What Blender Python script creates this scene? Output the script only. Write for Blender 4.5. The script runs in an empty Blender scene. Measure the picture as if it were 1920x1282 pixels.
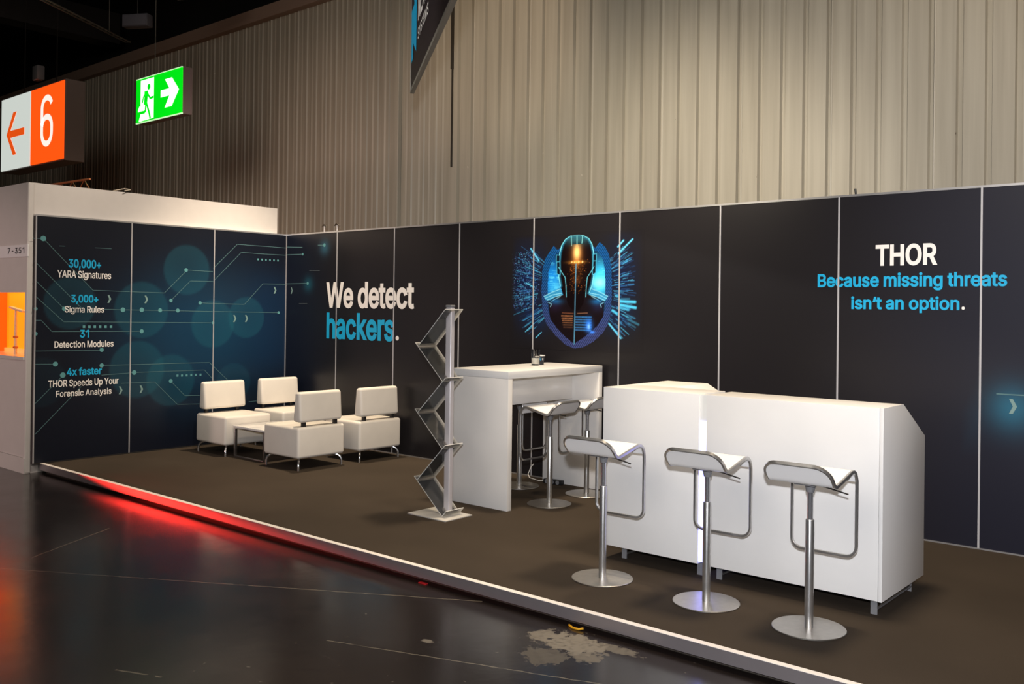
import bpy, bmesh, math, random, json
import numpy as np
from mathutils import Vector, Matrix
from mathutils.geometry import delaunay_2d_cdt
random.seed(4); rng = np.random.default_rng(4)
S = bpy.context.scene
COL = S.collection

# ------------------------------------------------------------------ camera
cam_d = bpy.data.cameras.new('camera'); cam = bpy.data.objects.new('camera', cam_d); COL.objects.link(cam)
yaw, pitch, roll = 0.703568, 0.003665, 0.012219
fwd = Vector((-math.sin(yaw)*math.cos(pitch), math.cos(yaw)*math.cos(pitch), math.sin(pitch)))
rt0 = Vector((math.cos(yaw), math.sin(yaw), 0)); up0 = rt0.cross(fwd)
rt = rt0*math.cos(roll)+up0*math.sin(roll); up = up0*math.cos(roll)-rt0*math.sin(roll)
CAMLOC = Vector((9.71397, -6.96296, 1.61968))
cam.matrix_world = Matrix(((rt.x, up.x, -fwd.x, CAMLOC.x), (rt.y, up.y, -fwd.y, CAMLOC.y), (rt.z, up.z, -fwd.z, CAMLOC.z), (0, 0, 0, 1)))
cam_d.sensor_width = 36.0; cam_d.lens = 1741.7*36/1920
cam_d.shift_x = (960-971.38)/1920; cam_d.shift_y = (572.42-641)/1920
cam_d.clip_end = 200
S.camera = cam

# ------------------------------------------------------------------ world, exposure, lights
S.view_settings.view_transform = 'Standard'; S.view_settings.look = 'None'
S.view_settings.exposure = 0.0; S.view_settings.gamma = 1.0; S.view_settings.use_curve_mapping = False
W = bpy.data.worlds.new('hall_air'); S.world = W; W.use_nodes = True
W.node_tree.nodes['Background'].inputs[0].default_value = (0.9, 0.85, 0.8, 1)
W.node_tree.nodes['Background'].inputs[1].default_value = 0.02

def lamp(name, kind, loc, target, power, color, size=0.3, spot=None, blend=0.5):
    d = bpy.data.lights.new(name, kind); d.energy = power; d.color = color
    if kind == 'AREA': d.shape = 'DISK'; d.size = size
    elif kind == 'SPOT': d.shadow_soft_size = size; d.spot_size = math.radians(spot); d.spot_blend = blend
    else: d.shadow_soft_size = size
    o = bpy.data.objects.new(name, d); COL.objects.link(o); o.location = loc
    o.rotation_euler = (Vector(target)-Vector(loc)).to_track_quat('-Z', 'Y').to_euler()
    return o
WARM = (1.0, 0.81, 0.58); NEUT = (1.0, 0.90, 0.78); COOL = (0.93, 0.95, 1.0)
# assumed spots over the stand, truss and lamps unseen
lamp('assumed_truss_spot', 'SPOT', (1.6, -0.6, 5.2), (1.3, -0.85, 0.3), 1000, WARM, 0.10, 75, 0.7)
lamp('assumed_truss_spot', 'SPOT', (5.0, -0.8, 5.2), (4.6, -0.9, 0.9), 850, WARM, 0.22, 72, 0.7)
lamp('assumed_truss_spot', 'SPOT', (7.7, -1.9, 5.2), (7.3, -1.9, 0.9), 800, WARM, 0.40, 74, 0.7)
lamp('assumed_truss_spot', 'SPOT', (3.6, -2.6, 4.8), (0.0, -1.6, 2.1), 420, (1.0, 0.84, 0.68), 0.10, 62, 0.8)  # added to brighten the neighbouring side wall and the left wall print
# assumed wash on the steel wall behind, lamps unseen
lamp('assumed_wall_wash', 'SPOT', (9.2, -3.4, 4.3), (8.6, 1.2, 2.7), 400, (1.0, 0.90, 0.79), 0.3, 90, 0.9)
lamp('assumed_wall_wash', 'SPOT', (5.4, -2.3, 3.7), (4.7, 1.2, 2.2), 330, (1.0, 0.86, 0.66), 0.3, 88, 0.9)
lamp('assumed_wall_wash', 'SPOT', (3.4, -2.4, 4.8), (2.5, 1.2, 4.7), 190, (1.0, 0.76, 0.54), 0.3, 50, 0.9)
lamp('assumed_wall_wash', 'SPOT', (0.5, -2.6, 4.2), (-0.2, 1.2, 3.0), 80, (1.0, 0.66, 0.50), 0.3, 90, 0.9)
lamp('added_banner_spot', 'SPOT', (3.6, -6.0, 4.9), (5.0, -2.5, 3.7), 260, (1.0, 0.93, 0.86), 0.1, 40, 0.7)  # added unseen spot to brighten the banner print
# assumed front fill just above the camera, added to light the front faces
lamp('assumed_front_fill', 'SPOT', (9.75, -7.05, 1.92), (6.2, -1.6, 0.75), 930, COOL, 0.05, 70, 0.8)
lamp('hall_fill', 'AREA', (6.0, -9.0, 7.0), (5.0, 0.0, 1.5), 300, NEUT, 7.0)  # added soft fill in place of the hall's ambient light
lamp('hall_fill', 'AREA', (14.0, -4.5, 4.5), (8.0, -1.6, 0.6), 120, (1.0, 0.88, 0.80), 1.5)  # added fill to brighten the right end of the counter
lamp('hall_fill', 'SPOT', (-2.5, -9.0, 1.8), (-1.0, -3.0, 1.1), 430, (1.0, 0.70, 0.65), 0.3, 42, 0.8)  # added pink fill to lift the front of the neighbouring stand
# assumed red source out of view, added as a spot to redden the platform edge
rl = lamp('assumed_red_spot', 'SPOT', (0.3, -4.45, 0.08), (3.0, -2.93, -0.072), 800, (1.0, 0.03, 0.02), 0.02, 96, 0.9)
rl.scale = (1.0, 0.030, 1.0)  # cone flattened to keep the red on the edge

# ------------------------------------------------------------------ materials
def lin(c): return tuple((v/12.92 if v <= .04045 else ((v+.055)/1.055)**2.4) for v in c)
def rgb(r, g, b): return lin((r/255, g/255, b/255))
def mat(name, color, rough=0.5, metal=0.0, spec=0.5, emit=None, estr=0.0, bump=0.0, bscale=60, var=0.0, vscale=8, trans=0.0, ior=1.45, coat=0.0, attr=None, aniso=0.0, rvar=0.0):
    m = bpy.data.materials.new(name); m.use_nodes = True
    nt = m.node_tree; p = nt.nodes['Principled BSDF']
    p.inputs['Base Color'].default_value = (*color, 1); p.inputs['Roughness'].default_value = rough
    p.inputs['Metallic'].default_value = metal; p.inputs['Specular IOR Level'].default_value = spec
    p.inputs['IOR'].default_value = ior; p.inputs['Transmission Weight'].default_value = trans
    p.inputs['Coat Weight'].default_value = coat; p.inputs['Coat Roughness'].default_value = 0.08
    if aniso: p.inputs['Anisotropic'].default_value = aniso
    tc = nt.nodes.new('ShaderNodeTexCoord')
    src = None
    if attr:
        a = nt.nodes.new('ShaderNodeAttribute'); a.attribute_name = attr; src = a.outputs['Color']
    if var > 0:
        n = nt.nodes.new('ShaderNodeTexNoise'); n.inputs['Scale'].default_value = vscale; n.inputs['Detail'].default_value = 4
        nt.links.new(tc.outputs['Object'], n.inputs['Vector'])
        mr = nt.nodes.new('ShaderNodeMapRange'); mr.inputs['To Min'].default_value = 1-var; mr.inputs['To Max'].default_value = 1+var
        mr.inputs['From Min'].default_value = 0.3; mr.inputs['From Max'].default_value = 0.7
        nt.links.new(n.outputs['Fac'], mr.inputs['Value'])
        mx = nt.nodes.new('ShaderNodeVectorMath'); mx.operation = 'SCALE'
        if src: nt.links.new(src, mx.inputs[0])
        else: mx.inputs[0].default_value = color
        nt.links.new(mr.outputs[0], mx.inputs['Scale']); src = mx.outputs[0]
        if rvar:
            m2 = nt.nodes.new('ShaderNodeMapRange'); m2.inputs['To Min'].default_value = rough-rvar; m2.inputs['To Max'].default_value = rough+rvar
            m2.inputs['From Min'].default_value = 0.3; m2.inputs['From Max'].default_value = 0.7
            nt.links.new(n.outputs['Fac'], m2.inputs['Value']); nt.links.new(m2.outputs[0], p.inputs['Roughness'])
    if src: nt.links.new(src, p.inputs['Base Color'])
    if emit:
        p.inputs['Emission Color'].default_value = (*emit, 1); p.inputs['Emission Strength'].default_value = estr
    if bump > 0:
        nb = nt.nodes.new('ShaderNodeTexNoise'); nb.inputs['Scale'].default_value = bscale; nb.inputs['Detail'].default_value = 3
        nt.links.new(tc.outputs['Object'], nb.inputs['Vector'])
        b = nt.nodes.new('ShaderNodeBump'); b.inputs['Strength'].default_value = bump; b.inputs['Distance'].default_value = 0.004
        nt.links.new(nb.outputs['Fac'], b.inputs['Height']); nt.links.new(b.outputs[0], p.inputs['Normal'])
    return m
M = {}
M['white'] = mat('white_laminate', (0.80, 0.79, 0.78), 0.32, var=0.02, vscale=3)
M['gloss_white'] = mat('gloss_white_laminate', (0.78, 0.76, 0.74), 0.16, var=0.02, vscale=3)
M['leather'] = mat('white_leatherette', (0.80, 0.75, 0.68), 0.42, bump=0.12, bscale=220, var=0.02)
M['seat_white'] = mat('white_seat_shell', (0.88, 0.87, 0.87), 0.35)
M['steel'] = mat('brushed_steel', (0.60, 0.595, 0.59), 0.28, 0.9, var=0.05, vscale=40)
M['steel_base'] = mat('brushed_steel_plate', (0.60, 0.57, 0.53), 0.36, 1.0, var=0.06, vscale=30)
M['chrome'] = mat('chrome', (0.75, 0.75, 0.76), 0.2, 0.95)
M['satin'] = mat('satin_chrome', (0.62, 0.62, 0.66), 0.18, 0.85)
M['post'] = mat('pale_anodised_post', (0.66, 0.63, 0.66), 0.35, 0.35)
M['trim_top'] = mat('lit_edge_top', (0.80, 0.75, 0.71), 0.5, 0.1, var=0.04, vscale=9)  # paler colour holds the spot light falling on the edge top
M['alu'] = mat('aluminium_profile', (0.62, 0.62, 0.64), 0.34, 0.85)
M['seam'] = mat('seam_aluminium', (0.50, 0.50, 0.53), 0.45, 0.3)
M['trim'] = mat('edge_aluminium', (0.44, 0.40, 0.42), 0.36, 0.8, var=0.03, vscale=6)
M['table_frame'] = mat('grey_metal_frame', (0.30, 0.29, 0.28), 0.38, 1.0)
M['dark_plastic'] = mat('black_plastic', (0.012, 0.012, 0.013), 0.4)
M['dark_metal'] = mat('dark_metal', (0.05, 0.047, 0.045), 0.4, 0.6)
M['rubber'] = mat('rubber', (0.02, 0.02, 0.02), 0.8)
M['grey_plastic'] = mat('grey_plastic', (0.20, 0.20, 0.21), 0.4)
M['acrylic'] = mat('clear_acrylic', (0.97, 0.98, 0.98), 0.02, trans=1.0, ior=1.49)
M['glass'] = mat('clear_glass', (0.98, 0.99, 0.99), 0.01, trans=1.0, ior=1.5)
def acrylic_mat():
    m = bpy.data.materials.new('clear_acrylic_sheet'); m.use_nodes = True; nt = m.node_tree; nt.nodes.remove(nt.nodes['Principled BSDF'])
    tr = nt.nodes.new('ShaderNodeBsdfTransparent'); tr.inputs[0].default_value = (0.97, 0.975, 0.975, 1)
    gl_ = nt.nodes.new('ShaderNodeBsdfGlossy'); gl_.inputs['Roughness'].default_value = 0.04
    df = nt.nodes.new('ShaderNodeBsdfDiffuse'); df.inputs[0].default_value = (.8, .8, .8, 1)
    fr = nt.nodes.new('ShaderNodeFresnel'); fr.inputs['IOR'].default_value = 1.49
    n = nt.nodes.new('ShaderNodeTexNoise'); n.inputs['Scale'].default_value = 3.0
    mr = nt.nodes.new('ShaderNodeMapRange'); mr.inputs['To Min'].default_value = 0.03; mr.inputs['To Max'].default_value = 0.07; nt.links.new(n.outputs['Fac'], mr.inputs['Value'])
    m0 = nt.nodes.new('ShaderNodeMixShader'); nt.links.new(mr.outputs[0], m0.inputs[0]); nt.links.new(tr.outputs[0], m0.inputs[1]); nt.links.new(df.outputs[0], m0.inputs[2])
    mx = nt.nodes.new('ShaderNodeMixShader'); nt.links.new(fr.outputs[0], mx.inputs[0]); nt.links.new(m0.outputs[0], mx.inputs[1]); nt.links.new(gl_.outputs[0], mx.inputs[2])
    nt.links.new(mx.outputs[0], nt.nodes['Material Output'].inputs[0]); return m
M['acrylic'] = acrylic_mat()
def edge_mat():  # white base colour stands in for light gathered at the sheet edges
    m = mat('lit_acrylic_edge', (0.92, 0.92, 0.91), 0.25, var=0.03); nt = m.node_tree; p = nt.nodes['Principled BSDF']
    tl = nt.nodes.new('ShaderNodeBsdfTranslucent'); tl.inputs[0].default_value = (.95, .95, .94, 1)
    mx = nt.nodes.new('ShaderNodeMixShader'); mx.inputs[0].default_value = 0.5
    nt.links.new(p.outputs[0], mx.inputs[1]); nt.links.new(tl.outputs[0], mx.inputs[2]); nt.links.new(mx.outputs[0], nt.nodes['Material Output'].inputs[0]); return m
M['acrylic_edge'] = edge_mat()
M['plate'] = mat('stand_base_metal', (0.72, 0.70, 0.66), 0.38, 0.5)
M['text_white'] = mat('print_white', (0.86, 0.84, 0.83), 0.4)
M['text_blue'] = mat('print_blue', (0.012, 0.40, 0.73), 0.4)
M['line'] = mat('print_pale_teal', rgb(84, 118, 124), 0.4)
M['dot'] = mat('print_teal', rgb(92, 150, 156), 0.4)
M['chev'] = mat('print_grey_teal', rgb(120, 150, 150), 0.4)
M['dimline'] = mat('print_dim_line', rgb(70, 78, 84), 0.4)
M['print'] = mat('printed_panel', (0.02, 0.02, 0.02), 0.33, spec=0.45, attr='Col')
M['art'] = mat('printed_artwork', (0.02, 0.02, 0.02), 0.33, spec=0.4, attr='Col')
M['panel_edge'] = mat('dark_panel_edge', rgb(46, 34, 40), 0.5)
M['paint_white'] = mat('white_partition_paint', (0.72, 0.69, 0.67), 0.5, var=0.02)
M['strip_lit'] = mat('lit_light_strip', (0.8, 0.8, 0.9), 0.4, emit=(0.25, 0.27, 1.0), estr=3.4)
M['strip_off'] = mat('milky_light_cover', (0.85, 0.84, 0.80), 0.4)
M['sign_white'] = mat('lit_sign_white', (0.7, 0.7, 0.68), 0.4, emit=(0.62, 0.67, 0.62), estr=0.92)
M['sign_orange'] = mat('lit_sign_orange', (0.8, 0.1, 0.01), 0.4, emit=(0.98, 0.095, 0.006), estr=1.0)
M['sign_arrow'] = mat('lit_sign_arrow', (0.8, 0.1, 0.01), 0.4, emit=(0.72, 0.075, 0.006), estr=1.0)
M['sign_digit'] = mat('lit_sign_digit', (0.8, 0.8, 0.8), 0.4, emit=(0.95, 0.88, 0.80), estr=1.0)
M['exit_green'] = mat('lit_exit_green', (0.0, 0.5, 0.02), 0.4, emit=(0.0, 0.74, 0.006), estr=1.0)
M['exit_white'] = mat('lit_exit_white', (0.9, 0.9, 0.9), 0.4, emit=(0.95, 1.0, 0.95), estr=1.05)
M['exit_edge'] = mat('lit_exit_edge', (0.7, 0.9, 0.7), 0.4, emit=(0.55, 0.95, 0.5), estr=0.9)
M['niche_yellow'] = mat('backlit_amber_panel', (0.9, 0.38, 0.02), 0.5, emit=(1.0, 0.27, 0.004), estr=0.75)
M['niche_red'] = mat('backlit_orange_panel', (0.9, 0.12, 0.01), 0.5, emit=(1.0, 0.07, 0.002), estr=0.9)
M['ceiling'] = mat('black_ceiling', (0.010, 0.009, 0.009), 0.8, var=0.3, vscale=0.6)
M['beam'] = mat('dark_steel_beam', (0.022, 0.018, 0.017), 0.6)
M['conduit'] = mat('grey_conduit', (0.16, 0.15, 0.13), 0.5)
M['banner'] = mat('dark_banner_print', rgb(44, 38, 42), 0.35)
M['banner_frame'] = mat('banner_aluminium_frame', (0.34, 0.32, 0.28), 0.45, 0.5)
M['cup'] = mat('dark_paper_cup', rgb(30, 34, 44), 0.5)
M['cup_rim'] = mat('white_paper', (0.8, 0.78, 0.74), 0.6)
M['sign_box'] = mat('grey_sign_housing', rgb(140, 128, 124), 0.5)
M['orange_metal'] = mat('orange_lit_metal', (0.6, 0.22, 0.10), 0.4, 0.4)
M['text_dark'] = mat('dark_lettering', rgb(45, 45, 52), 0.5)
M['tape_red'] = mat('red_tape', rgb(150, 20, 26), 0.5)
M['tape_yellow'] = mat('yellow_tape', rgb(190, 140, 20), 0.5)
M['fascia'] = mat('grey_brown_fascia', rgb(165, 140, 124), 0.6)
M['slot'] = mat('dark_slot', (0.05, 0.042, 0.032), 0.7)

def carpet_mat():
    m = mat('brown_carpet', (0.047, 0.0365, 0.0275), 0.95, spec=0.1, bump=0.35, bscale=420, var=0.10, vscale=1.3)
    return m
M['carpet'] = carpet_mat()

def wall_steel_mat():
    m = bpy.data.materials.new('painted_steel_cladding'); m.use_nodes = True; nt = m.node_tree; p = nt.nodes['Principled BSDF']
    N = nt.nodes.new; L = nt.links.new
    geo = N('ShaderNodeNewGeometry'); mp = N('ShaderNodeMapping'); mp.inputs['Scale'].default_value = (14, 1, 0.5)
    L(geo.outputs['Position'], mp.inputs['Vector'])
    n1 = N('ShaderNodeTexNoise'); n1.inputs['Scale'].default_value = 1.0; n1.inputs['Detail'].default_value = 6; L(mp.outputs[0], n1.inputs['Vector'])
    cr = N('ShaderNodeValToRGB'); e = cr.color_ramp.elements
    e[0].position = 0.25; e[0].color = (0.40, 0.36, 0.285, 1); e[1].position = 0.7; e[1].color = (0.52, 0.48, 0.39, 1)
    L(n1.outputs['Fac'], cr.inputs[0])
    # chips of bare paint and rust specks
    mp2 = N('ShaderNodeMapping'); mp2.inputs['Scale'].default_value = (7, 7, 2.2); L(geo.outputs['Position'], mp2.inputs['Vector'])
    n2 = N('ShaderNodeTexNoise'); n2.inputs['Scale'].default_value = 2.0; n2.inputs['Detail'].default_value = 3; L(mp2.outputs[0], n2.inputs['Vector'])
    r2 = N('ShaderNodeValToRGB'); r2.color_ramp.elements[0].position = 0.765; r2.color_ramp.elements[1].position = 0.785
    L(n2.outputs['Fac'], r2.inputs[0])
    mx = N('ShaderNodeMix'); mx.data_type = 'RGBA'; L(r2.outputs[0], mx.inputs[0]); L(cr.outputs[0], mx.inputs[6]); mx.inputs[7].default_value = (0.72, 0.68, 0.58, 1)
    mp3 = N('ShaderNodeMapping'); mp3.inputs['Scale'].default_value = (9, 9, 4); mp3.inputs['Location'].default_value = (5, 3, 1); L(geo.outputs['Position'], mp3.inputs['Vector'])
    n3 = N('ShaderNodeTexNoise'); n3.inputs['Scale'].default_value = 1.7; n3.inputs['Detail'].default_value = 2; L(mp3.outputs[0], n3.inputs['Vector'])
    r3 = N('ShaderNodeValToRGB'); r3.color_ramp.elements[0].position = 0.79; r3.color_ramp.elements[1].position = 0.80
    L(n3.outputs['Fac'], r3.inputs[0])
    mx2 = N('ShaderNodeMix'); mx2.data_type = 'RGBA'; L(r3.outputs[0], mx2.inputs[0]); L(mx.outputs[2], mx2.inputs[6]); mx2.inputs[7].default_value = (0.10, 0.075, 0.05, 1)
    L(mx2.outputs[2], p.inputs['Base Color']); p.inputs['Roughness'].default_value = 0.45
    return m
M['cladding'] = wall_steel_mat()

def floor_mat():
    m = bpy.data.materials.new('worn_dark_hall_floor'); m.use_nodes = True; nt = m.node_tree; p = nt.nodes['Principled BSDF']
    N = nt.nodes.new; L = nt.links.new
    geo = N('ShaderNodeNewGeometry'); P = geo.outputs['Position']
    def noise(scale, detail=4, vec=P, rough=0.5):
        n = N('ShaderNodeTexNoise'); n.inputs['Scale'].default_value = scale; n.inputs['Detail'].default_value = detail; n.inputs['Roughness'].default_value = rough
        L(vec, n.inputs['Vector']); return n.outputs['Fac']
    def ramp(fac, a, b, c0=(0, 0, 0, 1), c1=(1, 1, 1, 1)):
        r = N('ShaderNodeValToRGB'); r.color_ramp.elements[0].position = a; r.color_ramp.elements[1].position = b
        r.color_ramp.elements[0].color = c0; r.color_ramp.elements[1].color = c1; L(fac, r.inputs[0]); return r.outputs[0]
    def mix(fac, a, b):
        x = N('ShaderNodeMix'); x.data_type = 'RGBA'
        L(fac, x.inputs[0])
        for i, v in ((6, a), (7, b)):
            if isinstance(v, tuple): x.inputs[i].default_value = v
            else: L(v, x.inputs[i])
        return x.outputs[2]
    def math_(op, a, b=None):
        x = N('ShaderNodeMath'); x.operation = op
        for i, v in enumerate((a, b)):
            if v is None: continue
            if isinstance(v, (int, float)): x.inputs[i].default_value = v
            else: L(v, x.inputs[i])
        return x.outputs[0]
    sep = N('ShaderNodeSeparateXYZ'); L(P, sep.inputs[0])
    base = mix(noise(1.1, 5), (0.004, 0.0037, 0.0036, 1), (0.020, 0.0135, 0.0122, 1))
    # faint drag marks along the aisle
    mp = N('ShaderNodeMapping'); mp.inputs['Rotation'].default_value = (0, 0, 0.75); mp.inputs['Scale'].default_value = (0.9, 26, 1); L(P, mp.inputs['Vector'])
    scr = ramp(noise(1.6, 8, mp.outputs[0], 0.7), 0.62, 0.74)
    patchy = ramp(noise(2.2, 3), 0.5, 0.62)
    base = mix(math_('MULTIPLY', scr, math_('MULTIPLY', patchy, 0.55)), base, (0.10, 0.085, 0.068, 1))
    sp = ramp(noise(30, 2), 0.735, 0.755)
    base = mix(math_('MULTIPLY', sp, 0.5), base, (0.16, 0.14, 0.11, 1))
    # worn patches where the sealer is gone: (x, y, rx, ry)
    wn = noise(15, 9, P, 0.72)
    total = None
    for (x, y, rx, ry, k) in ((6.865, -3.135, .20, .135, 1.0), (6.67, -3.14, .085, .10, .9), (7.06, -3.06, .16, .05, .7), (6.86, -3.36, .12, .12, .45), (7.02, -3.24, .10, .07, .7), (6.29, -3.61, .035, .03, .8)):
        dx = math_('DIVIDE', math_('SUBTRACT', sep.outputs[0], x), rx); dy = math_('DIVIDE', math_('SUBTRACT', sep.outputs[1], y), ry)
        d = math_('SQRT', math_('ADD', math_('MULTIPLY', dx, dx), math_('MULTIPLY', dy, dy)))
        d = math_('ADD', d, math_('MULTIPLY', math_('SUBTRACT', wn, 0.5), 2.6))
        mk = N('ShaderNodeMapRange'); mk.inputs['From Min'].default_value = 1.0; mk.inputs['From Max'].default_value = 0.82; mk.inputs['To Max'].default_value = k
        L(d, mk.inputs['Value'])
        total = mk.outputs[0] if total is None else math_('MAXIMUM', total, mk.outputs[0])
    worn = math_('MULTIPLY', total, ramp(noise(40, 3), 0.25, 0.5, (.55, .55, .55, 1)))
    base = mix(worn, base, (0.155, 0.135, 0.105, 1))
    # straight joints and a long scratch: (x0, y0, x1, y1, half width)
    lines = None
    for (x0, y0, x1, y1, w) in ((3.3, -4.555, 6.06, -2.945, .004), (3.2, -4.299, 2.77, -3.561, .006), (5.48, -4.85, 5.72, -4.75, .006), (5.9, -3.95, 7.3, -3.45, .004)):
        vx, vy = x1-x0, y1-y0; ln = math.hypot(vx, vy); vx /= ln; vy /= ln
        px = math_('SUBTRACT', sep.outputs[0], x0); py = math_('SUBTRACT', sep.outputs[1], y0)
        al = math_('ADD', math_('MULTIPLY', px, vx), math_('MULTIPLY', py, vy))
        ac = math_('ABSOLUTE', math_('ADD', math_('SUBTRACT', math_('MULTIPLY', px, vy), math_('MULTIPLY', py, vx)), math_('MULTIPLY', math_('SUBTRACT', wn, 0.5), 0.03)))
        ins = math_('MULTIPLY', math_('GREATER_THAN', al, 0.0), math_('LESS_THAN', al, ln))
        k = math_('MULTIPLY', math_('LESS_THAN', ac, w), ins)
        k = math_('MULTIPLY', k, ramp(noise(7, 3), 0.30, 0.40))
        lines = k if lines is None else math_('MAXIMUM', lines, k)
    base = mix(math_('MULTIPLY', lines, 0.75), base, (0.19, 0.165, 0.125, 1))
    L(base, p.inputs['Base Color'])
    r = N('ShaderNodeMapRange'); r.inputs['To Min'].default_value = 0.13; r.inputs['To Max'].default_value = 0.28; L(noise(3.0, 5), r.inputs['Value'])
    rr = math_('ADD', r.outputs[0], math_('MULTIPLY', worn, 0.45)); L(rr, p.inputs['Roughness'])
    b = N('ShaderNodeBump'); b.inputs['Strength'].default_value = 0.10; b.inputs['Distance'].default_value = 0.01; L(noise(5, 4), b.inputs['Height']); L(b.outputs[0], p.inputs['Normal'])
    p.inputs['Specular IOR Level'].default_value = 0.8
    return m
M['floor'] = floor_mat()

# ------------------------------------------------------------------ mesh helpers
def obj(name, bm, material, parent=None, smooth=True, ang=35, label=None):
    me = bpy.data.meshes.new(name)
    bmesh.ops.recalc_face_normals(bm, faces=bm.faces[:]) if len(bm.faces) and not bm.faces.layers.int.get('keep') else None
    bm.to_mesh(me); bm.free()
    if smooth:
        me.polygons.foreach_set('use_smooth', [True]*len(me.polygons)); me.set_sharp_from_angle(angle=math.radians(ang))
    me.materials.append(material)
    o = bpy.data.objects.new(name, me); COL.objects.link(o)
    if parent: o.parent = parent
    if label: o['label'] = label
    return o
def BM(): return bmesh.new()
def box(bm, x0, x1, y0, y1, z0, z1, bev=0.0, seg=2):
    r = bmesh.ops.create_cube(bm, size=1.0); vs = r['verts']
    for v in vs: v.co = Vector(((x0+x1)/2+v.co.x*(x1-x0), (y0+y1)/2+v.co.y*(y1-y0), (z0+z1)/2+v.co.z*(z1-z0)))
    if bev > 0:
        es = list({e for v in vs for e in v.link_edges})
        bmesh.ops.bevel(bm, geom=es, offset=bev, segments=seg, profile=0.5, affect='EDGES')
    return bm
def prism(bm, pts, axis, a, b, bev=0.0):
    """extrude a polygon: axis 0: pts are (y,z); 1: (x,z); 2: (x,y)"""
    def co(p, t): return {0: (t, p[0], p[1]), 1: (p[0], t, p[1]), 2: (p[0], p[1], t)}[axis]
    A = [bm.verts.new(co(p, a)) for p in pts]; B = [bm.verts.new(co(p, b)) for p in pts]
    n = len(pts); fs = [bm.faces.new(A), bm.faces.new(B[::-1])]
    for i in range(n): fs.append(bm.faces.new((A[i], B[i], B[(i+1) % n], A[(i+1) % n])))
    bmesh.ops.recalc_face_normals(bm, faces=fs)
    if bev > 0:
        es = list({e for f in fs for e in f.edges}); bmesh.ops.bevel(bm, geom=es, offset=bev, segments=2, profile=0.5, affect='EDGES')
    return bm
def lathe(bm, prof, cx=0, cy=0, seg=40, close=False):
    rings = []
    for r, z in prof:
        if r < 1e-6: rings.append([bm.verts.new((cx, cy, z))])
        else: rings.append([bm.verts.new((cx+r*math.cos(2*math.pi*i/seg), cy+r*math.sin(2*math.pi*i/seg), z)) for i in range(seg)])
    pairs = list(zip(rings[:-1], rings[1:]))
    if close: pairs.append((rings[-1], rings[0]))
    for A, B in pairs:
        for i in range(seg):
            j = (i+1) % seg
            if len(A) == 1 and len(B) == 1: continue
            if len(A) == 1: bm.faces.new((A[0], B[i], B[j]))
            elif len(B) == 1: bm.faces.new((A[i], A[j], B[0]))
            else: bm.faces.new((A[i], A[j], B[j], B[i]))
    return bm
def tube(bm, pts, r, seg=10, closed=False):
    pts = [Vector(p) for p in pts]; n = len(pts); prev = None; rings = []
    for i, p in enumerate(pts):
        t = (pts[(i+1) % n]-pts[i-1]) if closed else (pts[min(i+1, n-1)]-pts[max(i-1, 0)])
        t.normalize()
        if prev is None:
            a = Vector((0, 0, 1)) if abs(t.z) < 0.9 else Vector((1, 0, 0)); u = t.cross(a).normalized()
        else: u = (prev-t*prev.dot(t)).normalized()
        prev = u; w = t.cross(u)
        rr = r[i] if isinstance(r, (list, tuple)) else r
        rings.append([bm.verts.new(p+u*rr*math.cos(2*math.pi*k/seg)+w*rr*math.sin(2*math.pi*k/seg)) for k in range(seg)])
    for i in range(n if closed else n-1):
        A, B = rings[i], rings[(i+1) % n]
        for k in range(seg): bm.faces.new((A[k], A[(k+1) % seg], B[(k+1) % seg], B[k]))
    if not closed: bm.faces.new(rings[0][::-1]); bm.faces.new(rings[-1])
    return bm
def tag(o, label, cat, group=None):
    o['label'] = label; o['category'] = cat
    if group: o['group'] = group
    return o
def thing(name, loc, label, cat, rz=0.0, group=None):
    o = bpy.data.objects.new(name, None); COL.objects.link(o); o.empty_display_size = 0.1
    o.location = loc; o.rotation_euler = (0, 0, rz); return tag(o, label, cat, group)
def struct(o, label=None):
    o['kind'] = 'structure'
    if label: o['label'] = label
    return o
def dup(root, loc, rz, label):
    r = root.copy(); COL.objects.link(r); r.location = loc; r.rotation_euler = (0, 0, rz); r['label'] = label
    for ch in list(root.children):
        c = ch.copy(); COL.objects.link(c); c.parent = r
        for g in list(ch.children):
            d = g.copy(); COL.objects.link(d); d.parent = c
    return r

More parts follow.
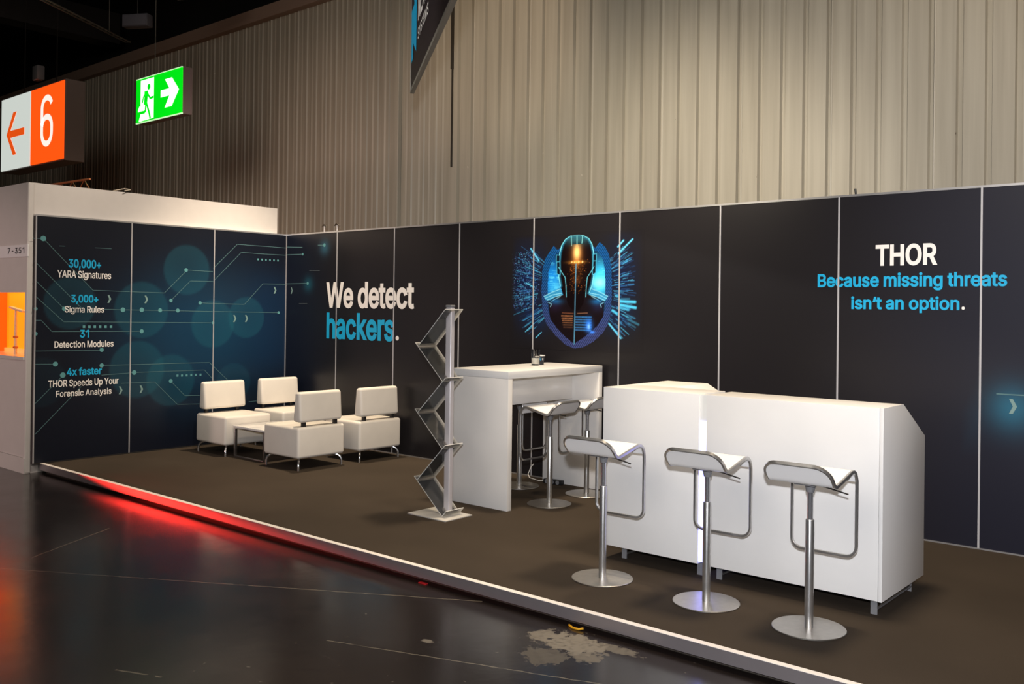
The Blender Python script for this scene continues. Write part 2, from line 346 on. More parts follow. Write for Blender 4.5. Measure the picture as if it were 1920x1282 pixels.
# ------------------------------------------------------------------ lettering
GLYPHS = json.loads(r'''{"+":[453,[[[198,34],[198,364],[255,364],[255,34]],[[61,172],[61,226],[391,226],[391,172]]]],",":[188,[[[38,-119],[68,71],[137,71],[84,-119]]]],"-":[453,[[[337,244],[337,188],[114,188],[114,244]]]],".":[188,[[[95,-4],[83,-3],[73,1],[63,9],[55,18],[51,29],[50,41],[51,53],[55,64],[63,73],[73,81],[83,85],[95,87],[107,85],[118,81],[128,73],[135,64],[140,53],[141,41],[140,29],[135,18],[128,9],[118,1],[107,-3]]]],"0":[453,[[[227,-7],[191,-3],[158,7],[130,24],[105,48],[85,77],[69,113],[60,144],[53,178],[49,214],[48,254],[49,294],[53,330],[60,364],[69,395],[85,431],[106,461],[130,484],[159,502],[191,512],[227,516],[262,512],[295,502],[323,484],[348,461],[368,431],[384,395],[393,364],[400,330],[404,294],[405,254],[404,214],[400,178],[393,144],[384,113],[368,77],[348,48],[323,24],[295,7],[263,-3]],[[227,50],[250,52],[271,60],[290,74],[306,92],[320,116],[330,144],[338,176],[342,213],[344,254],[342,295],[338,332],[330,365],[320,393],[306,416],[290,435],[271,449],[250,457],[227,460],[203,457],[182,449],[163,435],[147,416],[134,393],[123,365],[115,332],[111,295],[109,254],[111,213],[115,176],[123,144],[134,116],[147,92],[163,74],[182,60],[203,52]]]],"1":[453,[[[76,0],[76,55],[391,55],[391,0]],[[276,509],[276,0],[212,0],[212,448],[86,358],[86,427],[198,509]]]],"3":[453,[[[218,-7],[188,-5],[159,1],[133,10],[108,22],[88,38],[70,57],[57,79],[48,104],[44,132],[109,132],[112,115],[118,100],[126,87],[137,76],[150,66],[165,59],[182,54],[200,51],[219,50],[239,51],[258,55],[275,61],[291,69],[304,80],[315,93],[323,108],[328,125],[329,145],[328,163],[323,180],[316,196],[306,211],[292,223],[275,234],[254,241],[229,246],[201,248],[157,248],[157,299],[288,448],[288,452],[70,452],[70,509],[372,509],[372,461],[211,278],[211,289],[247,290],[279,286],[308,276],[333,262],[354,244],[371,222],[383,198],[391,173],[393,145],[390,116],[383,90],[370,66],[354,45],[333,27],[309,12],[281,2],[251,-5]]]],"4":[453,[[[40,105],[40,158],[247,509],[311,509],[109,166],[413,163],[413,105]],[[282,0],[282,121],[282,146],[282,318],[343,318],[343,0]]]],"5":[453,[[[221,-7],[192,-5],[165,1],[140,11],[118,25],[99,41],[83,60],[71,82],[63,105],[60,130],[122,130],[125,115],[130,102],[138,89],[148,78],[160,68],[173,60],[188,54],[204,51],[221,50],[241,51],[259,56],[276,64],[291,75],[304,89],[314,104],[322,122],[326,141],[328,162],[326,183],[321,203],[314,221],[303,237],[290,251],[275,262],[257,270],[238,275],[218,277],[201,276],[184,273],[167,268],[152,262],[139,255],[128,246],[67,253],[96,509],[366,509],[366,452],[151,452],[134,301],[148,311],[162,318],[178,325],[194,330],[212,333],[229,334],[252,332],[274,328],[294,321],[313,311],[330,299],[345,285],[358,269],[370,251],[379,231],[386,210],[390,187],[391,163],[388,132],[381,102],[369,76],[352,52],[332,32],[309,15],[282,3],[253,-4]]]],"6":[453,[[[226,-7],[196,-4],[168,3],[142,15],[119,31],[100,51],[84,74],[73,101],[66,130],[64,162],[65,187],[71,212],[80,239],[93,268],[112,302],[137,340],[252,509],[322,509],[151,261],[145,261],[165,288],[196,307],[208,311],[221,313],[235,314],[265,312],[291,305],[316,295],[337,280],[355,262],[370,240],[380,215],[387,187],[389,157],[387,127],[379,98],[368,73],[352,50],[333,30],[310,14],[284,3],[257,-4]],[[226,48],[245,50],[263,55],[279,63],[293,73],[304,86],[314,101],[322,119],[326,137],[327,157],[326,178],[322,196],[314,213],[304,228],[293,241],[279,251],[263,259],[245,264],[226,265],[207,264],[190,259],[174,252],[160,241],[148,229],[138,214],[131,197],[126,179],[125,158],[126,138],[131,119],[138,102],[148,86],[160,73],[174,63],[190,55],[207,50]]]],"7":[453,[[[97,0],[323,448],[323,452],[62,452],[62,509],[391,509],[391,449],[165,0]]]],"A":[480,[[[16,0],[201,509],[276,509],[463,0],[395,0],[287,302],[264,372],[232,478],[245,478],[213,371],[191,302],[85,0]],[[110,142],[110,199],[370,199],[370,142]]]],"B":[456,[[[60,0],[60,509],[241,509],[274,507],[304,501],[329,491],[350,477],[367,461],[381,442],[390,421],[396,398],[398,374],[397,353],[393,336],[387,320],[378,307],[368,295],[356,286],[343,278],[329,272],[315,267],[315,262],[331,260],[347,254],[363,245],[378,234],[391,220],[402,203],[411,184],[416,161],[418,136],[416,111],[410,88],[400,67],[386,48],[368,31],[344,18],[317,8],[284,2],[247,0]],[[125,57],[245,57],[281,60],[309,67],[330,80],[344,96],[353,115],[355,137],[354,153],[350,169],[342,184],[333,197],[320,209],[306,218],[289,225],[269,229],[248,231],[125,231]],[[125,285],[238,285],[256,287],[273,290],[288,296],[302,304],[314,314],[323,326],[330,340],[335,355],[336,372],[333,393],[326,412],[313,429],[294,442],[270,449],[240,452],[125,452]]]],"D":[502,[[[219,0],[96,0],[96,57],[215,57],[254,60],[288,68],[318,81],[343,99],[363,122],[379,149],[390,181],[397,216],[399,255],[397,294],[390,329],[379,361],[364,388],[344,410],[320,428],[291,441],[258,449],[221,452],[93,452],[93,509],[225,509],[261,507],[294,501],[325,492],[353,478],[385,455],[412,426],[433,391],[446,361],[455,329],[460,293],[462,255],[460,217],[455,181],[446,149],[433,119],[417,92],[398,68],[376,48],[351,31],[322,17],[291,8],[256,2]],[[125,509],[125,0],[60,0],[60,509]]]],"E":[419,[[[60,0],[60,509],[372,509],[372,452],[125,452],[125,286],[355,286],[355,229],[125,229],[125,57],[375,57],[375,0]]]],"F":[410,[[[60,0],[60,509],[369,509],[369,452],[125,452],[125,278],[346,278],[346,221],[125,221],[125,0]]]],"H":[517,[[[60,0],[60,509],[125,509],[125,289],[392,289],[392,509],[457,509],[457,0],[392,0],[392,232],[125,232],[125,0]]]],"M":[628,[[[60,0],[60,509],[152,509],[277,187],[287,159],[299,123],[311,84],[322,49],[307,49],[318,83],[330,121],[342,158],[352,187],[476,509],[568,509],[568,0],[504,0],[504,291],[504,327],[505,369],[506,413],[507,457],[513,457],[498,409],[482,363],[467,322],[456,291],[342,0],[286,0],[170,291],[159,321],[145,361],[129,408],[112,457],[119,457],[120,416],[121,372],[122,328],[122,291],[122,0]]]],"N":[523,[[[60,0],[60,509],[136,509],[343,183],[363,151],[388,107],[414,55],[405,54],[401,108],[399,157],[399,195],[399,509],[463,509],[463,0],[387,0],[202,290],[177,331],[148,381],[108,452],[119,454],[122,384],[124,328],[125,291],[125,0]]]],"O":[533,[[[267,-7],[235,-5],[205,1],[177,11],[150,25],[126,42],[105,63],[86,88],[70,115],[57,146],[48,179],[42,215],[40,254],[42,293],[48,329],[57,362],[70,393],[86,421],[105,445],[126,466],[150,484],[177,498],[205,508],[235,514],[267,516],[299,514],[329,508],[357,498],[384,484],[408,466],[429,445],[448,421],[464,393],[477,362],[486,329],[491,293],[493,254],[491,215],[486,179],[477,146],[464,115],[448,88],[429,63],[408,42],[384,25],[357,11],[329,1],[299,-5]],[[267,53],[296,55],[324,63],[349,76],[372,94],[392,116],[408,144],[420,176],[428,213],[430,254],[428,295],[420,332],[408,365],[392,392],[372,415],[349,433],[324,446],[296,453],[267,456],[237,453],[210,445],[184,433],[161,415],[142,392],[125,364],[113,332],[106,295],[103,254],[106,213],[113,176],[125,144],[142,117],[161,94],[184,76],[210,63],[237,55]]]],"R":[449,[[[60,0],[60,509],[236,509],[273,506],[305,500],[333,489],[356,473],[376,455],[390,433],[401,408],[407,381],[409,352],[407,323],[401,296],[390,271],[376,250],[356,232],[333,217],[305,206],[273,200],[236,198],[96,198],[96,255],[234,255],[258,256],[280,260],[298,267],[313,276],[325,287],[334,300],[340,316],[344,333],[345,352],[344,371],[340,389],[334,405],[325,419],[313,430],[298,440],[279,446],[258,451],[233,452],[125,452],[125,0]],[[353,0],[230,229],[303,229],[428,0]]]],"S":[447,[[[224,-9],[188,-7],[156,-1],[128,9],[102,23],[81,40],[64,60],[51,83],[42,109],[38,137],[104,137],[108,118],[114,102],[123,88],[136,76],[150,66],[166,59],[185,53],[204,50],[224,49],[246,50],[267,54],[286,60],[303,69],[317,79],[329,92],[338,106],[344,122],[346,139],[344,154],[340,168],[332,179],[322,189],[310,197],[296,205],[245,222],[184,239],[145,253],[112,269],[86,289],[67,313],[56,341],[52,372],[54,400],[62,425],[75,448],[92,468],[113,484],[138,498],[165,508],[195,514],[227,516],[259,514],[289,508],[316,498],[340,484],[360,468],[377,449],[390,427],[398,403],[401,378],[337,378],[332,402],[320,421],[302,437],[280,449],[254,456],[225,459],[204,457],[185,454],[167,448],[152,440],[139,430],[129,418],[121,405],[117,391],[115,376],[117,359],[122,345],[131,334],[142,324],[155,315],[169,308],[212,293],[264,279],[312,264],[328,256],[344,248],[359,238],[372,226],[384,213],[395,198],[402,180],[407,161],[408,139],[406,112],[399,87],[386,64],[370,43],[349,25],[323,11],[294,0],[261,-7]]]],"T":[449,[[[32,452],[32,509],[417,509],[417,452],[257,452],[257,0],[193,0],[193,452]]]],"U":[517,[[[259,-8],[220,-6],[186,2],[154,15],[126,33],[103,55],[85,80],[71,108],[63,140],[60,173],[60,509],[124,509],[124,178],[126,155],[132,133],[141,113],[153,95],[169,80],[187,68],[208,59],[232,53],[259,52],[285,53],[309,59],[331,68],[349,80],[364,95],[377,113],[385,133],[391,155],[393,178],[393,509],[457,509],[457,173],[454,140],[446,108],[433,80],[414,55],[391,33],[363,15],[332,2],[297,-6]]]],"W":[686,[[[155,0],[16,509],[82,509],[163,196],[175,145],[187,94],[197,40],[189,40],[200,94],[211,145],[224,196],[306,509],[380,509],[462,196],[474,145],[486,94],[497,40],[488,40],[499,94],[510,145],[523,196],[603,509],[670,509],[530,0],[455,0],[368,323],[351,391],[336,475],[350,475],[335,395],[318,323],[230,0]]]],"X":[474,[[[18,0],[217,284],[217,236],[29,509],[104,509],[178,400],[204,361],[223,329],[243,292],[232,292],[252,329],[272,361],[298,400],[374,509],[446,509],[259,239],[259,287],[456,0],[382,0],[292,129],[268,165],[250,195],[230,231],[244,231],[225,196],[206,166],[182,129],[91,0]]]],"Y":[472,[[[203,0],[203,208],[16,509],[91,509],[192,344],[222,292],[250,230],[224,230],[251,293],[280,344],[381,509],[455,509],[268,208],[268,0]]]],"a":[389,[[[160,-9],[137,-7],[115,-3],[94,5],[76,15],[60,29],[48,45],[38,63],[32,84],[30,108],[32,128],[36,146],[43,161],[53,174],[64,184],[78,193],[92,200],[108,206],[125,211],[178,220],[234,227],[265,235],[276,255],[275,272],[272,285],[267,297],[260,307],[251,315],[240,322],[227,327],[212,330],[196,331],[178,330],[163,327],[149,322],[118,301],[100,274],[41,291],[51,313],[64,331],[79,346],[95,358],[114,368],[133,375],[153,380],[173,383],[194,384],[239,379],[255,375],[271,369],[286,360],[300,350],[312,336],[322,320],[330,301],[335,278],[337,251],[337,0],[277,0],[277,52],[272,52],[252,25],[242,16],[229,8],[215,1],[199,-4],[181,-7]],[[170,45],[192,47],[211,51],[228,59],[242,68],[254,80],[263,93],[270,108],[274,122],[276,138],[276,190],[259,182],[231,176],[200,171],[175,168],[134,159],[122,153],[112,147],[103,139],[97,130],[93,118],[92,105],[93,93],[96,82],[102,72],[109,64],[119,57],[130,52],[142,48],[156,46]]]],"c":[396,[[[207,-8],[174,-5],[144,3],[117,16],[93,35],[72,58],[56,85],[44,116],[37,150],[34,187],[37,225],[44,260],[56,291],[72,318],[93,341],[117,360],[144,374],[174,382],[207,384],[226,384],[243,381],[260,377],[276,371],[291,364],[305,356],[318,346],[330,335],[340,322],[349,308],[356,293],[362,277],[303,262],[290,289],[270,311],[242,325],[207,330],[184,328],[163,321],[145,310],[130,296],[118,278],[108,258],[102,236],[98,212],[96,187],[98,163],[102,139],[108,117],[118,97],[130,80],[145,66],[163,55],[184,49],[207,46],[243,52],[271,66],[292,89],[304,117],[363,102],[357,86],[350,70],[341,56],[331,43],[319,32],[306,21],[292,12],[277,5],[261,-1],[244,-5],[226,-7]]]],"d":[424,[[[195,-8],[165,-6],[137,3],[111,16],[89,34],[70,57],[55,84],[43,116],[36,151],[34,189],[36,227],[43,261],[55,293],[70,320],[89,342],[112,361],[137,374],[165,382],[196,384],[218,383],[237,379],[253,373],[267,364],[278,355],[287,346],[306,319],[311,319],[311,509],[372,509],[372,0],[313,0],[313,59],[307,59],[287,31],[277,21],[266,12],[252,4],[236,-3],[217,-7]],[[205,47],[226,49],[246,55],[263,65],[278,78],[290,95],[299,115],[306,138],[310,162],[312,189],[310,216],[306,241],[300,263],[290,282],[278,299],[263,312],[246,322],[227,328],[205,330],[182,328],[162,322],[145,311],[130,298],[118,281],[108,261],[102,239],[98,215],[96,189],[98,163],[102,139],[109,117],[118,97],[130,80],[145,66],[162,55],[182,49]]]],"e":[404,[[[212,-8],[177,-5],[145,3],[117,16],[92,35],[72,58],[56,85],[44,116],[37,150],[34,187],[36,224],[44,258],[55,290],[71,317],[91,340],[115,359],[142,373],[172,382],[205,384],[226,383],[246,380],[266,374],[285,366],[303,355],[319,341],[334,324],[347,305],[357,282],[365,256],[370,227],[371,194],[371,169],[75,169],[75,221],[338,221],[310,202],[308,226],[304,248],[298,269],[288,286],[277,301],[263,314],[246,323],[227,328],[205,330],[183,328],[164,323],[146,313],[131,301],[119,286],[109,270],[102,251],[97,231],[96,211],[96,178],[98,151],[102,127],[110,106],[121,88],[135,73],[151,61],[169,53],[190,48],[212,46],[227,47],[241,49],[254,53],[265,58],[276,65],[285,73],[294,82],[300,93],[306,105],[365,91],[358,72],[348,55],[335,39],[320,26],[302,14],[283,4],[261,-3],[237,-7]]]],"f":[254,[[[228,379],[228,327],[6,327],[6,379]],[[81,0],[81,432],[82,452],[87,470],[96,486],[107,499],[120,510],[135,519],[152,525],[169,529],[187,530],[222,527],[243,521],[227,468],[215,472],[195,474],[178,472],[164,468],[154,460],[147,449],[143,435],[142,419],[142,0]]]],"g":[425,[[[207,-151],[180,-149],[156,-146],[134,-140],[114,-132],[97,-122],[82,-110],[70,-97],[59,-84],[51,-69],[101,-41],[122,-66],[131,-74],[142,-82],[154,-88],[169,-93],[187,-96],[207,-97],[236,-95],[261,-87],[282,-75],[298,-58],[308,-34],[311,-6],[311,68],[306,68],[287,41],[277,32],[266,23],[252,16],[236,10],[217,6],[195,5],[165,7],[138,14],[113,27],[90,43],[71,65],[55,90],[43,120],[36,154],[34,191],[36,229],[43,263],[55,293],[71,320],[90,342],[112,361],[138,374],[166,382],[196,384],[218,383],[237,379],[253,373],[267,365],[279,356],[288,346],[308,319],[313,319],[313,379],[372,379],[372,-9],[370,-40],[363,-67],[350,-90],[334,-109],[314,-124],[291,-136],[265,-144],[237,-149]],[[205,59],[227,61],[246,66],[264,75],[278,87],[290,103],[300,121],[307,142],[311,166],[312,193],[311,219],[307,242],[300,264],[291,283],[279,299],[264,312],[247,322],[227,328],[205,330],[182,328],[163,322],[145,312],[130,298],[118,282],[109,262],[102,241],[98,218],[96,193],[98,167],[102,144],[109,123],[118,104],[131,88],[145,76],[163,66],[183,61]]]],"h":[410,[[[114,227],[114,0],[53,0],[53,509],[114,509],[114,287],[102,287],[116,319],[132,344],[152,362],[175,374],[200,382],[227,384],[252,383],[275,377],[295,369],[313,356],[328,340],[341,321],[350,298],[355,271],[357,240],[357,0],[296,0],[296,235],[293,263],[286,286],[273,304],[256,318],[235,326],[210,329],[192,328],[176,324],[161,317],[147,308],[136,297],[126,283],[119,266],[115,248]]]],"i":[167,[[[53,0],[53,379],[114,379],[114,0]],[[84,443],[73,444],[63,448],[54,455],[47,463],[43,472],[41,483],[43,494],[47,504],[54,512],[63,518],[73,522],[84,524],[95,522],[105,518],[114,512],[121,504],[125,494],[126,483],[125,472],[121,463],[114,455],[105,448],[95,444]]]],"k":[381,[[[110,137],[110,212],[121,212],[284,379],[360,379],[184,199],[177,199]],[[53,0],[53,509],[114,509],[114,0]],[[294,0],[148,186],[191,229],[372,0]]]],"l":[189,[[[139,-2],[112,0],[91,8],[74,20],[62,37],[55,59],[53,84],[53,509],[114,509],[114,99],[114,83],[117,71],[120,62],[126,57],[135,53],[146,52],[160,53],[170,54],[181,3],[162,-1]]]],"m":[610,[[[53,0],[53,379],[112,379],[112,295],[108,295],[114,314],[122,331],[132,346],[144,358],[158,368],[172,376],[187,382],[203,385],[219,386],[245,383],[268,375],[287,361],[303,342],[314,320],[321,295],[312,295],[318,312],[326,329],[337,343],[350,356],[364,366],[381,375],[398,381],[417,385],[437,386],[458,385],[478,380],[497,372],[514,361],[529,346],[541,328],[550,307],[555,283],[557,255],[557,0],[496,0],[496,254],[493,279],[485,298],[473,313],[456,323],[438,329],[419,330],[402,329],[387,326],[374,320],[363,312],[353,302],[345,290],[340,277],[336,263],[335,247],[335,0],[274,0],[274,260],[272,280],[265,297],[253,311],[238,322],[220,328],[199,330],[185,329],[171,326],[158,320],[145,312],[135,302],[126,289],[119,274],[115,257],[114,238],[114,0]]]],"n":[410,[[[114,227],[114,0],[53,0],[53,379],[112,379],[112,287],[102,287],[116,319],[132,344],[152,362],[175,374],[200,382],[227,384],[252,383],[275,377],[295,369],[313,356],[328,340],[341,321],[350,298],[355,271],[357,240],[357,0],[296,0],[296,235],[293,263],[286,286],[273,304],[256,318],[235,326],[210,329],[192,328],[176,324],[161,317],[147,308],[136,297],[126,283],[119,266],[115,248]]]],"o":[415,[[[207,-8],[174,-5],[144,3],[117,16],[93,35],[72,58],[56,85],[44,116],[37,150],[34,187],[37,225],[44,260],[56,291],[72,318],[93,341],[117,360],[144,374],[174,382],[207,384],[241,382],[271,374],[299,360],[323,341],[343,318],[359,291],[371,260],[379,225],[381,187],[379,150],[371,116],[359,85],[343,58],[323,35],[299,16],[271,3],[241,-5]],[[207,46],[231,49],[252,55],[270,66],[285,80],[298,97],[307,117],[314,139],[318,163],[319,187],[318,212],[314,236],[307,258],[298,278],[285,296],[270,310],[252,321],[231,328],[207,330],[184,328],[163,321],[145,310],[130,296],[118,278],[108,258],[102,236],[98,212],[96,187],[98,163],[102,139],[108,117],[118,97],[130,80],[145,66],[163,55],[184,49]]]],"p":[424,[[[53,-143],[53,379],[112,379],[112,319],[118,319],[137,346],[147,355],[158,364],[171,373],[188,379],[207,383],[229,384],[259,382],[287,374],[313,361],[335,342],[354,320],[370,293],[381,261],[388,227],[390,189],[388,151],[381,116],[370,84],[355,57],[336,34],[313,16],[288,3],[260,-6],[229,-8],[208,-7],[189,-3],[173,4],[159,12],[147,21],[138,31],[118,59],[114,59],[114,-143]],[[220,47],[242,49],[262,55],[279,66],[294,80],[306,97],[316,117],[323,139],[327,163],[328,189],[327,215],[323,239],[316,261],[307,281],[295,298],[280,311],[262,322],[243,328],[220,330],[198,328],[178,322],[161,312],[147,299],[134,282],[125,263],[118,241],[114,216],[113,189],[114,162],[118,138],[125,115],[135,95],[147,78],[162,65],[179,55],[198,49]]]],"r":[259,[[[53,0],[53,379],[112,379],[112,321],[124,339],[137,354],[152,367],[171,377],[191,383],[213,385],[229,384],[243,384],[243,322],[230,324],[207,326],[190,324],[174,321],[159,315],[146,306],[135,296],[126,284],[119,269],[115,254],[114,237],[114,0]]]],"s":[365,[[[182,-8],[157,-7],[133,-3],[112,3],[93,12],[76,24],[62,38],[50,54],[41,73],[36,94],[94,107],[101,87],[111,72],[124,60],[141,52],[160,47],[181,45],[206,47],[227,53],[244,62],[258,74],[265,88],[268,103],[266,115],[262,126],[254,136],[243,144],[229,150],[212,155],[149,170],[118,180],[92,192],[72,208],[58,227],[50,249],[47,274],[49,295],[55,314],[65,332],[79,347],[95,360],[115,370],[137,378],[161,383],[187,384],[212,383],[234,379],[254,372],[271,363],[286,352],[299,339],[309,324],[318,308],[324,290],[268,277],[262,291],[254,304],[243,316],[228,325],[210,331],[187,333],[166,331],[147,326],[131,317],[119,305],[111,292],[109,277],[110,264],[115,253],[124,243],[136,235],[152,229],[172,223],[229,209],[261,200],[287,187],[306,171],[320,153],[328,131],[331,107],[329,85],[323,65],[312,47],[298,31],[281,18],[260,6],[236,-2],[210,-7]]]],"t":[227,[[[204,379],[204,327],[6,327],[6,379]],[[65,471],[126,471],[126,98],[127,83],[130,70],[136,61],[144,55],[156,51],[170,50],[185,51],[202,54],[213,2],[192,-3],[168,-4],[138,-1],[113,7],[92,21],[77,41],[68,64],[65,93]]]],"u":[410,[[[182,-5],[158,-3],[135,2],[115,11],[97,23],[82,39],[69,59],[60,82],[54,109],[53,139],[53,379],[114,379],[114,144],[116,117],[124,94],[137,75],[154,61],[175,53],[200,50],[218,51],[234,55],[249,62],[263,71],[274,83],[283,97],[290,113],[295,132],[296,153],[296,379],[357,379],[357,0],[298,0],[298,92],[307,92],[294,60],[277,35],[257,17],[234,5],[209,-3]]]],"x":[379,[[[21,0],[171,218],[171,171],[29,379],[100,379],[147,306],[179,253],[207,206],[175,206],[202,253],[233,306],[282,379],[352,379],[209,169],[209,214],[358,0],[287,0],[231,85],[200,136],[173,182],[205,182],[178,136],[148,85],[91,0]]]],"y":[389,[[[47,-139],[61,-86],[71,-87],[104,-89],[113,-86],[122,-81],[130,-74],[138,-64],[145,-51],[151,-36],[163,-1],[17,379],[84,379],[165,155],[187,87],[206,21],[184,21],[202,87],[224,155],[305,379],[371,379],[204,-58],[196,-77],[187,-93],[177,-107],[165,-119],[153,-128],[139,-136],[125,-141],[109,-144],[91,-145],[65,-143]]]],"\u2018":[177,[[[52,318],[104,509],[151,509],[121,318]]]]}''')
if len(GLYPHS['1'][1]) > 1: GLYPHS['1'][1] = [l for l in GLYPHS['1'][1] if len(l) > 4]
def offset_loop(L, d):
    n = len(L); out = []
    for i in range(n):
        p0, p1, p2 = np.array(L[i-1]), np.array(L[i]), np.array(L[(i+1) % n])
        a = p1-p0; b = p2-p1
        a = a/(np.linalg.norm(a)+1e-9); b = b/(np.linalg.norm(b)+1e-9)
        na = np.array((a[1], -a[0])); nb = np.array((b[1], -b[0]))
        m = na+nb; q = m@m
        m = na if q < 1e-6 else m*(2/max(q, 0.9))
        out.append(tuple(p1+d*m))
    return out
def area(L): return 0.5*sum(L[i-1][0]*L[i][1]-L[i][0]*L[i-1][1] for i in range(len(L)))
def lettering(text, height, width, bold, ref=None, sp=0.0):
    """flat mesh of the text, local x to the right, local y up; baseline at 0; fits width x height"""
    ref = ref or text[0]
    rh = max(p[1] for l in GLYPHS[ref][1] for p in l); k = height/rh
    tot = 0; place = []; x = 0
    for ch in text:
        if ch == ' ': x += 170; continue
        g = GLYPHS[ch]; place.append((ch, x)); x += g[0]+sp
    xs = [px+p[0] for ch, px in place for l in GLYPHS[ch][1] for p in l]; x0, x1 = min(xs), max(xs)
    off = bold*height
    kx = (width-2*off)/(x1-x0); ky = (height-off)/rh
    V = []; F = []
    for ch, px in place:
        loops = GLYPHS[ch][1]; big = max(loops, key=lambda l: abs(area(l))); sg = 1 if area(big) > 0 else -1
        LS = [offset_loop([((px+p[0]-x0)*kx+off, p[1]*ky) for p in l], off*sg) for l in loops]
        vs = [Vector(p) for L in LS for p in L]; es = []; k0 = 0
        for L in LS:
            es += [(k0+i, k0+(i+1) % len(L)) for i in range(len(L))]; k0 += len(L)
        vo, _, fo, _, _, _ = delaunay_2d_cdt(vs, es, [], 0, 1e-6)
        segs = [(np.array(L), np.roll(np.array(L), -1, 0)) for L in LS]
        base = len(V); V += [(p.x, p.y, 0) for p in vo]
        for f in fo:
            c = sum((vo[i] for i in f), Vector((0, 0)))/len(f); w = 0
            for A_, B_ in segs:
                l_ = (B_[:, 0]-A_[:, 0])*(c.y-A_[:, 1])-(c.x-A_[:, 0])*(B_[:, 1]-A_[:, 1])
                w += int(((A_[:, 1] <= c.y) & (B_[:, 1] > c.y) & (l_ > 0)).sum())-int(((A_[:, 1] > c.y) & (B_[:, 1] <= c.y) & (l_ < 0)).sum())
            if w: F.append([base+i for i in f])
    me = bpy.data.meshes.new('lettering'); me.from_pydata(V, [], F)
    return me
def flat(name, me, material, parent, origin, xdir, ydir, label=None):
    X = Vector(xdir).normalized(); Y = Vector(ydir).normalized(); Z = X.cross(Y); O = Vector(origin)
    for v in me.vertices: v.co = O+X*v.co.x+Y*v.co.y+Z*v.co.z
    me.materials.clear(); me.materials.append(material); me.name = name
    o = bpy.data.objects.new(name, me); COL.objects.link(o)
    if parent: o.parent = parent
    if label: o['label'] = label
    return o
def strip(bm, P, w, mp, lift):
    """ribbon along 2D polyline P mapped to the wall by mp(a, b, lift)"""
    P = [Vector((p[0], p[1])) for p in P]
    for a, b in zip(P[:-1], P[1:]):
        t = (b-a)
        if t.length < 1e-5: continue
        t.normalize(); n = Vector((-t.y, t.x))*w/2; a2 = a-t*w*.3; b2 = b+t*w*.3
        bm.faces.new([bm.verts.new(mp(q.x, q.y, lift)) for q in (a2-n, b2-n, b2+n, a2+n)])
def disc(bm, c, r, mp, lift, seg=14):
    bm.faces.new([bm.verts.new(mp(c[0]+r*math.cos(2*math.pi*i/seg), c[1]+r*math.sin(2*math.pi*i/seg), lift)) for i in range(seg)])
def poly(bm, pts, mp, lift):
    bm.faces.new([bm.verts.new(mp(p[0], p[1], lift)) for p in pts])

# ================================================================== the hall
FZ = -0.09
b = BM(); box(b, -16, 16, -14, 1.5, FZ-0.2, FZ)
struct(obj('floor', b, M['floor'], smooth=False), 'dark worn glossy hall floor')
# corrugated steel wall
b = BM(); pitch_ = 0.22; prof = []
x = -14.0; i = 0
while x < 14:
    if x < 1.6: prof += [(x, 0.0), (x+.016, -.016), (x+.030, 0.0), (x+.100+.02*(i % 3), 0.0), (x+.106+.02*(i % 3), -.010), (x+.128+.02*(i % 3), 0.0)]
    else: prof += [(x, 0.0), (x+.158, 0.0), (x+.166, .040), (x+.206, .040)] + ([(x+.214, 0.0)] if i % 4 else [(x+.208, -.008), (x+.216, -.005)])
    x += pitch_; i += 1
YW, ZW = 1.2, 6.06
lo = [b.verts.new((p[0], YW+p[1], FZ)) for p in prof]; hi = [b.verts.new((p[0], YW+p[1], ZW)) for p in prof]
for k in range(len(prof)-1): b.faces.new((lo[k], lo[k+1], hi[k+1], hi[k]))
wr = struct(obj('wall_rear', b, M['cladding'], smooth=False), 'beige ribbed steel wall of the hall')
b = BM(); box(b, 1.692, 1.706, 1.155, 1.2, 4.55, ZW); obj('wall_joint', b, M['slot'], wr, False)
b = BM(); box(b, 1.696, 1.702, 1.17, 1.2, 3.35, 4.55); obj('wall_joint', b, M['slot'], wr, False)
b = BM(); box(b, 0.62, 0.78, 1.135, 1.2, 2.3, ZW, 0.01); obj('cover_profile', b, M['cladding'], wr, False)
b = BM(); box(b, -14, 14, 1.08, 1.22, ZW-0.17, ZW+0.02); struct(obj('trim_2', b, M['fascia'], smooth=False), 'grey fascia strip along the top of the ribbed wall')
b = BM(); box(b, -16, 16, -14, 1.5, 7.6, 7.8); struct(obj('ceiling', b, M['ceiling'], smooth=False), 'black hall ceiling')
b = BM(); box(b, -16.2, -16, -14, 1.5, FZ, 7.8); struct(obj('wall_far', b, M['ceiling'], smooth=False), 'dark far end wall of the hall')
b = BM(); box(b, 16, 16.2, -14, 1.5, FZ, 7.8); struct(obj('wall_right', b, M['ceiling'], smooth=False), 'dark hall wall on the right')
b = BM(); box(b, -16.2, 16.2, -14.2, -14, FZ, 7.8); struct(obj('wall_front', b, M['ceiling'], smooth=False), 'dark hall wall behind the camera')
b = BM(); box(b, -16.2, 16.2, 1.45, 1.6, FZ, 7.8); struct(obj('wall_outer', b, M['ceiling'], smooth=False), 'dark wall above the ribbed steel wall')
b = BM()
for yy in (-1.9,): box(b, -16, 2, yy-.12, yy+.12, 6.6, 7.3)
struct(obj('trim_3', b, M['beam'], smooth=False), 'dark roof beam')
b = BM(); box(b, -7.2, -6.8, -6, 1.2, 6.35, 6.9); struct(obj('trim_4', b, M['beam'], smooth=False), 'dark cross beam under the roof')
t = thing('cable_tray', (-4.9, -.45, 5.85), 'thin grey cable tray under the black roof at top left', 'cable tray')
d = Vector((-4.321, 0.0, 5.686))-Vector((-2.497, -2.0, 5.433))
b = BM(); A = Vector((-2.0, -2.5, 5.40)); B = Vector((-4.321, 0.1, 5.70)); t.location = (A+B)/2
